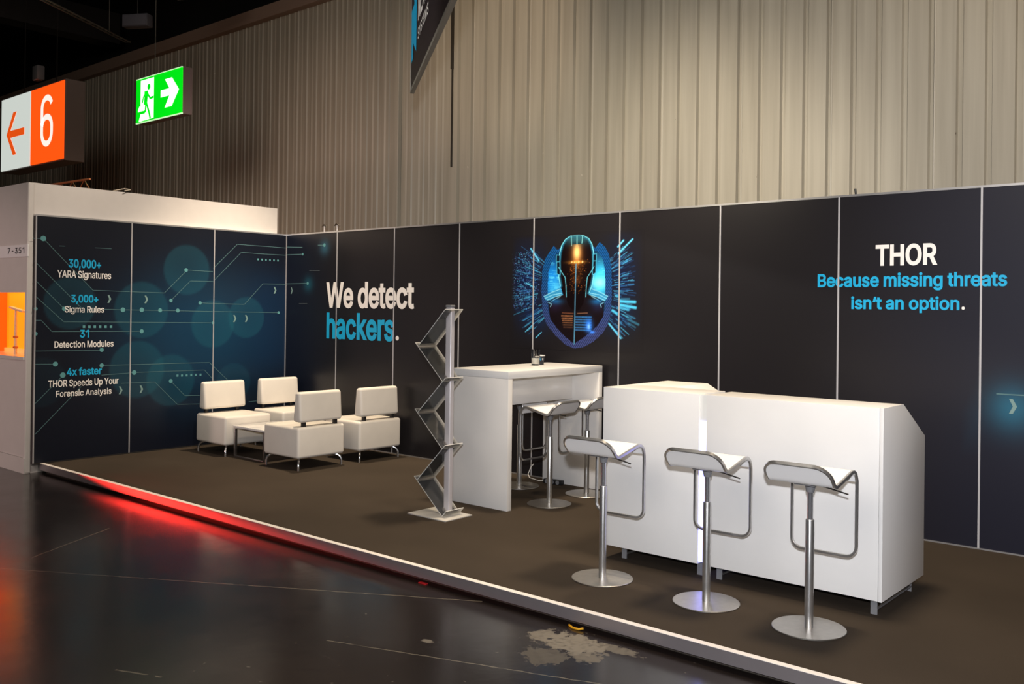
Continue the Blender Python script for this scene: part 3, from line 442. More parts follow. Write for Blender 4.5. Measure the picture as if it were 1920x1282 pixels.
for k in range(14):
    b = BM(); c = A.lerp(B, k/13)-t.location; o_ = Vector((d.y, -d.x, 0)).normalized()*.035; tube(b, [c-o_, c+o_], .006, 5); obj('rung', b, M['conduit'], t)
for s in (-.035, .035):
    b = BM(); o_ = Vector((d.y, -d.x, 0)).normalized()*s; tube(b, [A+o_-t.location, B+o_-t.location], .012, 6); obj('rail', b, M['conduit'], t)
for k in (.25, .8):
    b = BM(); c = A.lerp(B, k)-t.location; tube(b, [c, c+Vector((0, 0, 7.6-(A.lerp(B, k)).z))], .006, 6)
    obj('hanger_rod', b, M['conduit'], t)
t = thing('loudspeaker', (-2.86, -.5, 5.6), 'pale box loudspeaker hung under the black roof above exit sign', 'speaker', 0.5)
b = BM(); box(b, -.20, .20, -.07, .07, -.09, .09, .015); obj('housing', b, mat('grey_speaker', (.10, .10, .12), .5), t)
b = BM(); box(b, -.18, .18, -.078, -.068, -.075, .075, .004); obj('grille', b, mat('speaker_grille', (.14, .14, .17), .7, bump=.5, bscale=150), t)
b = BM(); tube(b, [(0, 0, .09), (0, 0, 2.0)], .006, 6); obj('hanger_rod', b, M['dark_metal'], t)
t = thing('ceiling_fixture', (-2.35, .1, 6.0), 'orange-lit metal fixture cut by the upper edge of the photo', 'ceiling fixture', 0.45)
b = BM(); box(b, -.42, .42, -.12, .12, .02, .10, .01); obj('housing', b, M['orange_metal'], t)
b = BM(); box(b, -.36, .36, -.09, .09, 0.0, .03, .005); obj('reflector', b, M['chrome'], t)
b = BM(); tube(b, [(0, 0, .1), (0, 0, 1.6)], .008, 6); obj('hanger_rod', b, M['dark_metal'], t)

# ================================================================== stand platform
b = BM(); box(b, 0.0, 12.0, -2.886, 0.9, -0.045, 0.0); struct(obj('floor_carpet', b, M['carpet'], smooth=False), 'brown carpeted platform of the stand')
b = BM(); prism(b, [(-2.886, 0.002), (-2.926, 0.002), (-2.926, -0.062), (-2.921, -0.062), (-2.921, -0.004), (-2.886, -0.004)], 0, -0.02, 12.0, 0.0008)
t1 = struct(obj('trim_1', b, M['trim'], smooth=False), 'aluminium edge profile along the front of the carpet')
b = BM(); box(b, -0.02, 12.0, -2.926, -2.886, 0.0015, 0.0035); obj('top_face', b, M['trim_top'], t1, False, label='pale top face of the edge profile, spot light in its colour')
b = BM()
box(b, 0.02, 12.0, -2.875, -2.86, FZ, -0.045)
struct(obj('baseboard_front', b, M['slot'], smooth=False), 'dark recess board below the aluminium platform edge')
tp = BM(); box(tp, -.03, .035, -.012, .012, 0, .006, .002); tag(obj('tape_scrap', tp, M['tape_red'], smooth=False), 'red scrap of tape on the floor under the platform edge', 'tape').location = (5.55, -2.935, FZ)
tp = BM(); tube(tp, [(-.05, .01, .006), (-.01, -.012, .006), (.03, -.012, .007), (.05, .004, .012)], .006, 6); tag(obj('tape_scrap', tp, M['tape_yellow']), 'yellow scrap on the floor by the pale worn patch', 'tape').location = (6.74, -2.95, FZ)

# ================================================================== stand walls
D = json.loads(r'''{"Llines":[[[-3.029,2.264],[-2.925,2.27],[-2.415,1.759],[-2.015,1.754],[-1.615,1.748],[-1.361,1.997]],[[-1.351,2.014],[-1.017,2.01]],[[-1.012,2.048],[-0.697,2.347],[-0.012,2.343]],[[-3.006,2.038],[-2.525,1.565]],[[-3.003,1.854],[-2.708,1.563]],[[-3.001,1.695],[-2.711,1.43],[-1.005,1.413]],[[-2.998,1.446],[-2.935,1.446],[-2.828,1.33],[-1.874,1.324]],[[-1.536,1.665],[-1.301,1.891],[-1.012,1.894],[-0.643,2.252],[-0.01,2.251]],[[-1.175,1.643],[-0.589,1.632],[-0.335,1.886],[-0.004,1.89]],[[-2.297,1.562],[-2.089,1.557],[-0.101,1.536]],[[-2.994,1.136],[-2.314,1.127]],[[-2.992,1.006],[-2.789,0.999]],[[-2.312,0.967],[-1.046,0.953],[-0.795,0.729]],[[-2.31,0.864],[-1.953,0.876],[-1.108,0.868],[-0.981,0.739]],[[-2.097,0.766],[-1.715,0.762],[-1.44,0.494],[-1.158,0.479]],[[-1.525,0.762],[-1.349,0.586],[-1.145,0.578]],[[-2.986,0.607],[-2.714,0.876]],[[-2.982,0.299],[-2.525,0.755]],[[-0.511,0.46],[-0.375,0.463]],[[-2.398,2.207],[-2.224,2.208]],[[-2.765,2.204],[-2.71,2.205]]],"Ldots":[[-2.925,2.27,0.0279],[-1.356,2.014,0.0228],[-1.536,1.665,0.0203],[-1.175,1.643,0.0203],[-2.089,1.557,0.0253],[-1.877,1.558,0.0253],[-1.663,1.555,0.0228],[-1.451,1.554,0.0228],[-0.101,1.536,0.0177],[-1.005,1.413,0.0177],[-1.874,1.324,0.0228],[-2.314,1.132,0.0228],[-2.789,0.999,0.0253],[-2.312,0.967,0.0228],[-1.953,0.876,0.0253],[-2.714,0.883,0.0279],[-1.525,0.762,0.0228],[-2.708,1.563,0.0228],[-2.989,1.561,0.0177],[-2.985,1.31,0.0177]],"Lchev":[[-2.24,1.671],[-1.827,1.673],[-0.159,1.811],[-0.719,1.463],[-0.559,1.463],[-2.103,0.692],[-1.87,0.69]],"Lsq":[[-2.504,1.378,0.0262],[-2.448,1.377,0.0262],[-2.391,1.377,0.0262],[-2.334,1.377,0.0262],[-2.276,1.376,0.0262],[-2.217,1.376,0.0262],[-0.407,2.181,0.0215],[-0.351,2.181,0.0215],[-0.294,2.181,0.0215],[-0.237,2.181,0.0215],[-0.179,2.181,0.0215],[-0.121,2.181,0.0215],[-1.445,0.819,0.0239],[-1.389,0.818,0.0239],[-1.332,0.817,0.0239],[-1.274,0.817,0.0239],[-1.217,0.816,0.0239],[-1.158,0.815,0.0239]],"Lcirc":[[-1.343,2.017,0.29],[-1.877,1.558,0.315],[-2.648,1.62,0.275],[-1.005,1.4,0.283],[-0.557,1.476,0.251],[-1.917,0.909,0.319],[-1.523,0.771,0.295],[-0.722,0.705,0.233],[-2.927,0.821,0.258]],"Blines":[[[0.002,2.355],[0.329,2.34]],[[0.637,2.356],[0.761,2.352]],[[0.004,2.257],[0.341,2.256]],[[0.012,1.895],[0.446,1.898]],[[0.474,2.053],[0.674,2.049]],[[0.278,1.651],[0.44,1.652]],[[8.106,1.079],[8.321,1.08]]],"Bdots":[[0.761,2.352,0.022],[0.341,2.256,0.016],[0.446,1.898,0.02]],"Bchev":[[0.125,1.811],[8.206,1.0]],"Ltext":[["30,000+","b",[-2.672,1.984],[-2.333,2.001],[-2.674,2.069],"b"],["YARA Signatures","w",[-2.782,1.88],[-2.224,1.89],[-2.783,1.953],"r"],["3,000+","b",[-2.641,1.629],[-2.358,1.635],[-2.642,1.707],"b"],["Sigma Rules","w",[-2.703,1.526],[-2.294,1.528],[-2.704,1.592],"r"],["31","b",[-2.545,1.268],[-2.451,1.267],[-2.546,1.347],"b"],["Detection Modules","w",[-2.802,1.171],[-2.188,1.159],[-2.803,1.237],"r"],["4x faster","b",[-2.675,0.881],[-2.31,0.873],[-2.676,0.957],"b"],["THOR Speeds Up Your","w",[-2.858,0.771],[-2.128,0.76],[-2.859,0.839],"r"],["Forensic Analysis","w",[-2.78,0.672],[-2.202,0.654],[-2.781,0.734],"r"]],"Btext":[["We detect","w",[0.811,1.612],[2.326,1.624],[0.805,1.901],"b"],["hackers","b",[0.821,1.248],[2.012,1.259],[0.814,1.543],"b"],[".","w",[2.038,1.257],[2.091,1.259],[2.038,1.304],"b"],["THOR","w",[7.277,1.979],[7.709,1.974],[7.276,2.127],"b"],["Because missing threats","b",[6.837,1.822],[8.164,1.815],[6.836,1.919],"b"],["isn\u2018t an option","b",[7.099,1.652],[7.862,1.653],[7.098,1.744],"b"],[".","w",[7.876,1.653],[7.897,1.653],[7.876,1.674],"b"]],"art":[[3.692,2.372],[5.256,2.304],[3.711,1.205],[5.271,1.265],[4.509,1.771]],"Bglow":[[0.762,2.326],[0.456,1.889],[8.206,0.989]]}''')
H = 2.5
def srgb_lin(c): c = np.asarray(c, float)/255.0; return np.where(c <= .04045, c/12.92, ((c+.055)/1.055)**2.4)
def grid_panel(name, na, nb, a0, a1, b0, b1, mp, paint, parent, material, label=None, gain=1.0):
    A = np.linspace(a0, a1, na); B = np.linspace(b0, b1, nb); AA, BB = np.meshgrid(A, B)
    co = [mp(a, c, 0.0) for a, c in zip(AA.ravel(), BB.ravel())]
    F = [(j*na+i, j*na+i+1, (j+1)*na+i+1, (j+1)*na+i) for j in range(nb-1) for i in range(na-1)]
    me = bpy.data.meshes.new(name); me.from_pydata(co, [], F)
    base_ = srgb_lin(np.array((29., 27., 30.))); colr = srgb_lin(paint(AA.ravel(), BB.ravel())); colr = np.clip(base_+(colr-base_)*gain, 0, .95)
    at = me.color_attributes.new('Col', 'FLOAT_COLOR', 'POINT')
    at.data.foreach_set('color', np.concatenate([colr, np.ones((len(colr), 1))], 1).astype(np.float32).ravel())
    me.materials.append(material); o = bpy.data.objects.new(name, me); COL.objects.link(o); o.parent = parent
    if label: o['label'] = label
    return o
def mixc(c0, c1, f): return np.asarray(c0, float)*(1-f[:, None])+np.asarray(c1, float)*f[:, None]
def sstep(x, a, b): t_ = np.clip((x-a)/(b-a), 0, 1); return t_*t_*(3-2*t_)
CIRC = D['Lcirc']
def paint_left(y, z):
    r = np.sqrt(((y+1.15)/1.5)**2+((z-1.25)/1.15)**2)
    c = mixc((20, 52, 78), (18, 22, 34), sstep(r, 0.15, 1.1))
    c = c+(np.array((16, 44, 78))-c)*(0.5*sstep(y, -0.9, -0.2)*sstep(z, 0.5, 1.1)*(1-sstep(z, 1.7, 2.3)))[:, None]
    for k, (cy, cz, rad) in enumerate(CIRC):
        dd = np.sqrt((y-cy)**2+(z-cz)**2)/rad
        f = (1-sstep(dd, 0.93, 1.02))*(0.36 if k < 7 else 0.2)*(0.75+0.25*sstep(dd, 0, 1))
        if k == 8: f = f*.6
        c = c+(np.array((32, 96, 112))-c)*f[:, None]
    return c
GLOW = D['Bglow']
def paint_back(x, z):
    c = mixc((17, 24, 40), (29, 27, 30), sstep(x, 0.0, 1.2))
    c = c+(np.array((31, 32, 45))-c)*sstep(x, 6.6, 8.4)[:, None]  # bluish sheen of the right panels, mixed into their colour
    for (gx, gz), rad, col in zip(GLOW, (.16, .16, .30), ((50, 100, 125), (30, 90, 110), (40, 110, 140))):
        dd = np.sqrt((x-gx)**2+(z-gz)**2)/rad
        c = c+(np.array(col)-c)*(0.8*np.exp(-dd*dd*3.0))[:, None]
    return c
mpL = lambda y, z, l: (l, y, z)
mpB = lambda x, z, l: (x, -l, z)
# --- left wall
b = BM(); box(b, -0.04, -0.002, -3.0, 0.04, 0.0, H-.003); wl = struct(obj('wall_left', b, M['panel_edge'], smooth=False), 'dark blue printed partition on the left of the stand')
for k in range(3):
    grid_panel('wall_panel', 51, 126, -(k+1)+.0, -k-.0, 0.0, H, mpL, paint_left, wl, M['print'], gain=1.1)
for k in range(1, 4):
    b = BM(); box(b, -.001, .004, -k-.006+(.006 if k == 3 else 0), -k+.006+(.006 if k == 3 else 0), 0, H); obj('seam_profile', b, M['seam'], wl, False)
b = BM(); box(b, -.042, .003, -3.0, 0.0, H-.004, H+.012); obj('top_rail', b, M['alu'], wl, False)
b = BM(); box(b, -.002, .005, -3.0, 0.0, 0.0, .012); obj('bottom_rail', b, M['dark_metal'], wl, False)
b = BM()
for l in D['Llines']: strip(b, l, .0055, mpL, .0012)
obj('circuit_lines', b, M['line'], wl, False, label='thin pale teal circuit lines printed on the dark blue wall')
b = BM()
for y, z, r in D['Ldots']: disc(b, (y, z), r, mpL, .0018)
obj('circuit_dots', b, M['dot'], wl, False, label='teal round circuit nodes printed on the dark blue wall')
b = BM()
def chevron(bm, y, z, s, mp):
    P = [(-.5, 1), (.0, 1), (.55, 0), (.0, -1), (-.5, -1), (.0, 0)]
    P = [(y+p[0]*s*.95, z+p[1]*s) for p in P]; poly(bm, [P[0], P[1], P[2], P[5]], mp, .0014); poly(bm, [P[5], P[2], P[3], P[4]], mp, .0014)
for y, z in D['Lchev']: chevron(b, y, z, .042, mpL)
obj('chevrons', b, M['chev'], wl, False, label='small grey chevrons printed on the dark blue wall')
b = BM()
for y, z, s in D['Lsq']: poly(b, [(y-s/2, z-s/2), (y+s/2, z-s/2), (y+s/2, z+s/2), (y-s/2, z+s/2)], mpL, .0014)
obj('dot_rows', b, M['dot'], wl, False, label='rows of small teal squares printed on the dark blue wall')
# --- back wall
b = BM(); box(b, -0.04, 12.0, 0.002, 0.04, 0.0, H-.003); wb = struct(obj('wall_back', b, M['panel_edge'], smooth=False), 'black printed back wall of the stand')
for k in range(12):
    fine = k in (0, 8)
    n = (51, 126) if fine else (9, 9)
    grid_panel('wall_panel', n[0], n[1], k, k+1.0, 0.0, H, mpB, paint_back, wb, M['print'], gain=1.0)
for k in range(0, 12):
    b = BM(); w = .0065; box(b, k-w if k else 0, k+w if k else .013, -.004, .001, 0, H); obj('seam_profile', b, M['seam'], wb, False)
b = BM(); box(b, 0, 12, -.003, .042, H-.004, H+.012); obj('top_rail', b, M['alu'], wb, False)
b = BM(); box(b, 0.0, 12, -.006, .002, 0.0, .010); obj('bottom_rail', b, M['alu'], wb, False)
b = BM()
for l in D['Blines'][:4]+D['Blines'][6:]: strip(b, l, .009, mpB, .0012)
obj('circuit_lines', b, M['line'], wb, False)
b = BM()
for l in D['Blines'][4:6]: strip(b, l, .008, mpB, .0012)
obj('faint_lines', b, M['dimline'], wb, False)
b = BM()
for x, z, r in D['Bdots']: disc(b, (x, z), r, mpB, .0018)
obj('circuit_dots', b, M['dot'], wb, False)
b = BM(); chevron(b, D['Bchev'][0][0], D['Bchev'][0][1], .042, mpB); chevron(b, D['Bchev'][1][0], D['Bchev'][1][1], .05, mpB); obj('chevrons', b, M['chev'], wb, False)
# --- lettering
def wall_text(rows, mp, parent, lift):
    for s, colr, bl, br, tl, wgt in rows:
        O = Vector(mp(bl[0], bl[1], lift)); R_ = Vector(mp(br[0], bl[1]*.5+br[1]*.5, lift)); O = Vector(mp(bl[0], bl[1]*.5+br[1]*.5, lift))
        me = lettering(s, tl[1]-bl[1], (R_-O).length, .043 if wgt == 'b' else .020)
        flat('lettering', me, M['text_white'] if colr == 'w' else M['text_blue'], parent, O, R_-O, (0, 0, 1), ('white' if colr == 'w' else 'blue')+' lettering '+(s if s != '.' else 'full stop'))
wall_text(D['Ltext'], mpL, wl, .0022)
wall_text(D['Btext'], mpB, wb, .0022)

# --- artwork of an armoured bust in front of a shield
(ax0, az0), _, _, (ax1, az1), _ = D['art']
AX0, AX1 = 3.70, 5.263; AZT, AZB = 2.338, 1.235
def art_paint(x, z):
    X = 180+(x-AX0)/(AX1-AX0)*1240
    # the print is seen in perspective: equal metres shrink towards the left
    f = (x-AX0)/(AX1-AX0); X = 180+1240*(f*0.872/(1-0.128*f)) if True else X
    Y = 80+(AZT-z)/(AZT-AZB)*1090
    n = len(X); c = np.tile(np.array((29., 27., 30.)), (n, 1))
    def lay(mask, col): c[:] = c+(np.asarray(col, float)-c)*np.clip(mask, 0, 1)[:, None]
    def inside(P):
        P = np.asarray(P, float); r = np.zeros(n, bool); j = len(P)-1
        for i in range(len(P)):
            xi, yi = P[i]; xj, yj = P[j]
            cnd = (yi > Y) != (yj > Y)
            xx = (xj-xi)*(Y-yi)/((yj-yi) if yj != yi else 1e-9)+xi
            r ^= cnd & (X < xx); j = i
        return r.astype(float)
    def seg(P, w):
        d = np.full(n, 1e9)
        for (x0, y0), (x1, y1) in zip(P[:-1], P[1:]):
            vx, vy = x1-x0, y1-y0; t_ = np.clip(((X-x0)*vx+(Y-y0)*vy)/(vx*vx+vy*vy+1e-9), 0, 1)
            d = np.minimum(d, np.hypot(X-x0-t_*vx, Y-y0-t_*vy))
        return np.clip(1.5-d/w, 0, 1)
    def blob(x0, y0, rx, ry): return np.exp(-(((X-x0)/rx)**2+((Y-y0)/ry)**2))
    mir = lambda P: [(1570-p[0], p[1]) for p in P]
    # blue haze left and right
    lay(.55*blob(330, 520, 170, 330), (14, 30, 84)); lay(.45*blob(1200, 480, 150, 330), (14, 30, 80)); lay(.4*blob(420, 880, 130, 130), (20, 44, 100)); lay(.4*blob(1180, 850, 150, 150), (20, 44, 96))
    r2 = np.random.default_rng(9)
    # speckle on the left wing
    for _ in range(620):
        px, py = r2.normal(300, 75), r2.uniform(240, 800); s = r2.uniform(2.6, 4.6)
        if px < 195 or px > 470: continue
        v = r2.uniform(.35, 1); lay(np.clip(1.3-np.hypot(X-px, Y-py)/s, 0, 1)*v, (60+60*r2.random(), 120+70*r2.random(), 215))
    # rays of light streaming outwards
    for _ in range(330):
        side = r2.random() < .42
        an = r2.uniform(-.75, .8); rad = r2.uniform(330, 560); ln = r2.uniform(25, 110); sx = -1 if side else 1
        if side and abs(an) < .1 and rad > 480: continue
        x0 = 785+sx*rad*math.cos(an); y0 = 600+rad*1.0*math.sin(an); x1 = x0+sx*ln*math.cos(an); y1 = y0+ln*math.sin(an)
        if not (195 < x1 < 1345): continue
        w = r2.uniform(1.8, 3.6); v = r2.uniform(.15, .8); lay(seg([(x0, y0), (x1, y1)], w)*v, (30+50*v, 84+100*v, 200))
    for (x0, y0, x1, y1, w) in ((365, 210, 440, 330, 7), (1170, 225, 1220, 172, 8), (1175, 285, 1305, 165, 8), (1095, 915, 1205, 1040, 8), (330, 545, 400, 580, 5), (420, 1065, 470, 1010, 4), (325, 1010, 400, 930, 4)):
        lay(seg([(x0, y0), (x1, y1)], w)*.9, (90, 190, 235))
    for (x0, y0, x1, y1, w, v) in ((1205, 690, 1280, 690, 8, .4), (1195, 712, 1335, 718, 13, .95), (1200, 745, 1340, 768, 13, .95), (1190, 765, 1270, 788, 10, .75), (1125, 795, 1165, 820, 12, .9), (1255, 830, 1335, 860, 8, .35), (1270, 870, 1370, 915, 10, .4), (1275, 905, 1340, 940, 8, .3), (1150, 662, 1180, 668, 8, .7)):
        lay(seg([(x0, y0), (x1, y1)], w)*v, (70, 180, 225))
    # shield ring
    outer = [(575, 195), (608, 232), (640, 215), (935, 215), (960, 228), (1000, 178), (1050, 225), (1085, 290), (1112, 420), (1118, 640), (1108, 820), (1080, 920), (1030, 1005), (950, 1080), (860, 1132), (775, 1150), (690, 1118), (600, 1035), (520, 940), (480, 830), (468, 640), (470, 430), (500, 300)]
    inner = [(600, 262), (560, 330), (528, 440), (522, 640), (530, 800), (556, 890), (610, 965), (690, 1045), (770, 1108), (880, 1030), (975, 945), (1035, 860), (1056, 760), (1058, 640), (1052, 440), (1028, 330), (975, 255)]
    ring = inside(outer); inn = inside(inner)
    hatch = .74+.26*np.sin(X*.35+Y*.2)
    g = mixc((26, 84, 150), (62, 72, 128), sstep(Y, 350, 1050)); lay(ring, (0, 0, 0)); c[:] = np.where((ring > 0)[:, None], g*hatch[:, None], c)
    # light behind the head
    lay(inn, (14, 26, 52))
    lay(inn*1.1*blob(560, 520, 110, 210), (24, 120, 205)); lay(inn*1.2*blob(1010, 520, 110, 190), (52, 176, 226)); lay(inn*.9*blob(1000, 545, 70, 50), (140, 226, 246)); lay(inn*.7*blob(600, 590, 60, 80), (60, 170, 225))
    for _ in range(60):
        px = r2.uniform(520, 640) if r2.random() < .55 else r2.uniform(930, 1060); py = r2.uniform(340, 650); ln = r2.uniform(15, 60)
        lay(inn*seg([(px, py), (px+ln, py)], 3.2)*r2.uniform(.2, .7), (90, 200, 240))
    # torso
    torso = [(525, 715), (600, 660), (660, 640), (910, 640), (975, 665), (1050, 715), (1040, 850), (975, 945), (880, 1030), (770, 1106), (690, 1045), (610, 965), (550, 880)]
    lay(inside(torso), (22, 16, 20)); lay(inside(torso)*.5*blob(590, 760, 60, 50), (40, 30, 60)); lay(inside(torso)*.5*blob(985, 760, 60, 50), (34, 40, 80))
    sh = [(488, 672), (560, 630), (635, 592), (668, 655), (600, 672), (545, 705), (510, 706)]
    for P in (sh, mir(sh)):
        lay(inside(P), (46, 128, 176)); 
    for P in ([(490, 668), (560, 632), (640, 600)], [(500, 688), (570, 655), (650, 640)], [(520, 704), (575, 680), (655, 655)], [(530, 725), (560, 740), (550, 765)], [(560, 715), (600, 690), (640, 670)]):
        lay(seg(P, 3.6)*.75, (140, 205, 225)); lay(seg(mir(P), 3.6)*.75, (140, 205, 225))
    lay(inside(torso)*.55*blob(600, 715, 60, 28), (30, 120, 200)); lay(inside(torso)*.6*blob(980, 715, 60, 28), (30, 120, 200))
    # helmet
    head = [(785, 103), (845, 110), (895, 140), (925, 190), (942, 260), (948, 350), (944, 440), (946, 480), (930, 570), (905, 640), (865, 660), (855, 730), (820, 790), (785, 805), (745, 790), (705, 730), (698, 660), (665, 655), (640, 570), (622, 480), (626, 440), (622, 350), (630, 260), (648, 190), (680, 140), (725, 110)]
    hm = inside(head); lay(hm, (17, 11, 14))
    edge = seg(head[:10], 16); edge2 = seg(head[18:]+[head[0]], 16)
    lay(hm*.9*(edge+edge2), (30, 104, 140)); lay((seg(head[:10], 3.6)+seg(head[18:]+[head[0]], 3.6)), (110, 200, 222))
    lay(hm*.85*blob(790, 135, 120, 60), (44, 96, 112))
    for P in ([(735, 115), (738, 200)], [(787, 105), (788, 200)], [(838, 113), (833, 180)]): lay(seg(P, 3.5)*.8, (120, 190, 195))
    ear = [(603, 345), (632, 345), (636, 470), (606, 455)]
    ear2 = [(600, 280), (632, 285), (632, 345), (600, 345)]
    for P in (ear, ear2):
        for Q in (P, mir(P)): lay(inside(Q), (16, 22, 34)); lay(seg(list(Q)+[Q[0]], 3.2)*.8, (70, 165, 200))
    ck = [(622, 395), (650, 445), (682, 492), (690, 560), (696, 675)]
    for P in (ck, mir(ck)): lay(seg(P, 3.2)*.9, (90, 180, 205))
    # gold light on the face plate
    face = inside([(665, 190), (905, 190), (930, 400), (885, 500), (870, 640), (800, 700), (765, 700), (700, 640), (685, 500), (640, 400)])
    lay(face*.5*blob(788, 300, 58, 130), (180, 92, 24)); lay(face*1.0*blob(788, 262, 34, 78), (255, 206, 130)); lay(face*.75*blob(788, 352, 72, 13), (230, 150, 50))
    for ex, ev in ((742, .8), (768, .7), (788, .5), (806, 1), (840, .9)): lay(ev*blob(ex, 352, 7, 8), (255, 226, 160))
    for _ in range(170):
        px, py = r2.normal(788, 46), r2.uniform(330, 640); s = r2.uniform(2.5, 4.5)
        lay(face*np.clip(1.3-np.hypot(X-px, Y-py)/s, 0, 1)*r2.uniform(.2, .8), (190, 110, 40))
    lay(face*.5*blob(788, 515, 40, 40), (110, 60, 26)); lay(seg([(781, 370), (772, 1110)], 4)*.85, (84, 150, 190))
    # rows of tiny code on the chest
    for k in range(6):
        yy = 850+21*k; seg_w = .9-.11*k
        lay(seg([(655+4*k, yy), (752, yy)], 6)*seg_w*(.55+.45*np.sin(X*.9+k)), (222, 146, 92))
    for k in range(6):
        yy = 858+24*k; lay(seg([(784, yy), (925, yy)], 7)*.85*(.6+.4*np.sin(X*.8+k*2)), (60, 140, 220))
    lay(.9*blob(905, 935, 34, 60), (40, 120, 255)); lay(.9*blob(940, 995, 22, 12), (60, 130, 255)); lay(.6*blob(905, 945, 14, 26), (170, 220, 255))
    lay(1-sstep(X, 180, 240)*(1-sstep(X, 1370, 1420))*sstep(Y, 80, 120)*(1-sstep(Y, 1140, 1168)), (29, 27, 30))
    lay(seg([(660, 822), (760, 826)], 5)*.5, (150, 90, 60)); lay(seg([(800, 826), (890, 820)], 5)*.5, (170, 120, 90))
    return c
grid_panel('poster_artwork', 330, 236, AX0, AX1, AZB, AZT, lambda x, z, l: (x, -.0010, z), art_paint, wb, M['art'], 'printed armoured bust with gold-lit face before a blue shield', gain=1.25)

# ================================================================== neighbouring stand (left)
nb = thing('neighbouring_booth', (-1.5, -1.6, FZ), 'taller white stand with an orange-lit hatch at the left edge', 'booth')
def nbx(name, mt, *a, bev=0.0, label=None):
    bm = BM(); box(bm, *a, bev); 
    for v in bm.verts: v.co -= Vector((-1.5, -1.6, FZ))
    return obj(name, bm, mt, nb, False, label=label)
YF = -3.05
nbx('side_wall', M['paint_white'], -.10, -.055, YF+.03, -.10, FZ, 2.83)
nbx('fascia', M['paint_white'], -3.0, -.10, YF, YF+.04, 1.725, 2.83)
nbx('corner_post', M['paint_white'], -.105, -.045, YF-.005, YF+.055, FZ, 2.83, bev=.012)
nbx('counter_front', M['paint_white'], -3.0, -.10, YF, YF+.03, .065, 1.045)
nbx('plinth', M['paint_white'], -3.0, -.05, YF-.012, YF+.04, FZ, .062)
nbx('counter_top', M['gloss_white'], -3.0, -.08, YF-.02, -2.70, 1.045, 1.075)
nbx('back_panel', M['niche_yellow'], -3.0, -.10, -2.70, -2.67, 1.0, 2.0, label='amber backlit panel inside the hatch')
nbx('inner_wall', M['niche_red'], -1.5, -1.46, YF+.04, -2.70, 1.075, 2.0, label='red-orange backlit panel inside the hatch')
nbx('hatch_ceiling', M['paint_white'], -3.0, -.10, YF+.04, -2.67, 1.96, 2.0)
nbx('upstand', mat('pale_orange_ledge', (.9, .55, .2), .5, emit=(1, .4, .08), estr=.5), -1.45, -.10, -2.73, -2.705, 1.075, 1.115)  # emission puts the counter's bright reflection into this ledge
ns = nbx('number_strip', mat('number_strip_white', (.93, .93, .95), .5), -1.6, -.03, YF-.012, YF, 2.083, 2.205, bev=.002)
me = lettering('7-351', .060, .405, .025, '7', sp=60); o = flat('lettering', me, M['text_dark'], ns, Vector((-.515, YF-.0135, 2.122))-Vector((-1.5, -1.6, FZ)), (1, 0, -.01), (0, 0, 1), 'dark lettering 7-351')
b = BM(); pts = [Vector((-.62-.05*math.cos(a), -1.9+.12*math.sin(a), 2.83+.035*abs(math.sin(a*.5))))-Vector((-1.5, -1.6, FZ)) for a in np.linspace(0, 6.28, 20)]
ds = thing('display_stand', (-.757, -2.88, 1.075), 'slim pale pole stand with a slanted top bar inside the orange hatch', 'stand')
b = BM(); tube(b, [(0, 0, 0), (0, 0, .2), (0, 0, .47)], [.017, .015, .012], 10); obj('pole', b, mat('pale_orange_metal', (.92, .72, .55), .4), ds)
b = BM(); box(b, -.17, .17, -.02, .02, -.012, .012, .004); o = obj('top_bar', b, mat('pale_orange_bar', (.92, .72, .55), .4), ds); o.location = (.03, 0, .475); o.rotation_euler = (0, .13, 0)
for z in (.06, .17):
    b = BM(); box(b, -.022, .022, -.02, .02, z, z+.02, .003); obj('clamp', b, M['orange_metal'], ds)
d = bpy.data.lights.new('assumed_hatch_light', 'AREA'); d.energy = 2.5; d.color = (1, .62, .3); d.shape = 'RECTANGLE'; d.size = 1.2; d.size_y = .2  # assumed lamp above the hatch opening, out of view
o = bpy.data.objects.new('assumed_hatch_light', d); COL.objects.link(o); o.location = (-.8, -2.88, 1.95)
# lattice truss lying on the neighbour's roof at the picture edge
tr = thing('lattice_truss', (-.9, -2.4, 2.83), 'thin lattice truss on the roof of the white stand at the left edge', 'truss')
for dz in (0.02, .14):
    b = BM(); tube(b, [(-1.5, 0, dz), (.55, .1, dz-.0)], .012, 6); obj('chord', b, M['orange_metal'], tr)
b = BM()
for k in range(8):
    x0 = -1.5+k*.256; tube(b, [(x0, .013*k, .02), (x0+.128, .013*k+.006, .14), (x0+.256, .013*k+.012, .02)], .006, 5)
obj('lattice_bars', b, M['orange_metal'], tr)
lc = BM(); tube(lc, [(.0, 0, .004), (-.06, .05, .02), (-.02, .14, .045), (.06, .16, .03), (.09, .08, .006)], .006, 6)
tag(obj('cable_loop', lc, mat('cream_cable', (.7, .62, .5), .5)), 'loop of cream cable lying on top of the white stand', 'cable').location = (-.09, -2.17, 2.83)

# ================================================================== hanging signs
# large lightbox with arrow and hall number
sg = thing('hall_sign', (-5.12, -.85, 4.28), 'lit lightbox with an orange arrow on white and a white 6 on orange', 'sign')
def sbx(name, mt, par, org, *a, bev=0.0):
    bm = BM(); box(bm, *a, bev)
    for v in bm.verts: v.co -= Vector(org)
    return obj(name, bm, mt, par, False)
o3 = (-5.12, -.85, 4.28)
sbx('housing', M['sign_box'], sg, o3, -6.27, -3.985, -.985, -.70, 3.69, 4.875, bev=.01)
fw = sbx('white_face', M['sign_white'], sg, o3, -6.245, -5.15, -1.0, -.98, 3.715, 4.85)
fo = sbx('orange_face', M['sign_orange'], sg, o3, -5.13, -4.01, -1.0, -.98, 3.715, 4.85)
mpS = lambda x, z, l: (x-o3[0], -1.0-l-o3[1], z-o3[2])
b = BM(); cx, cz = -5.69, 4.27
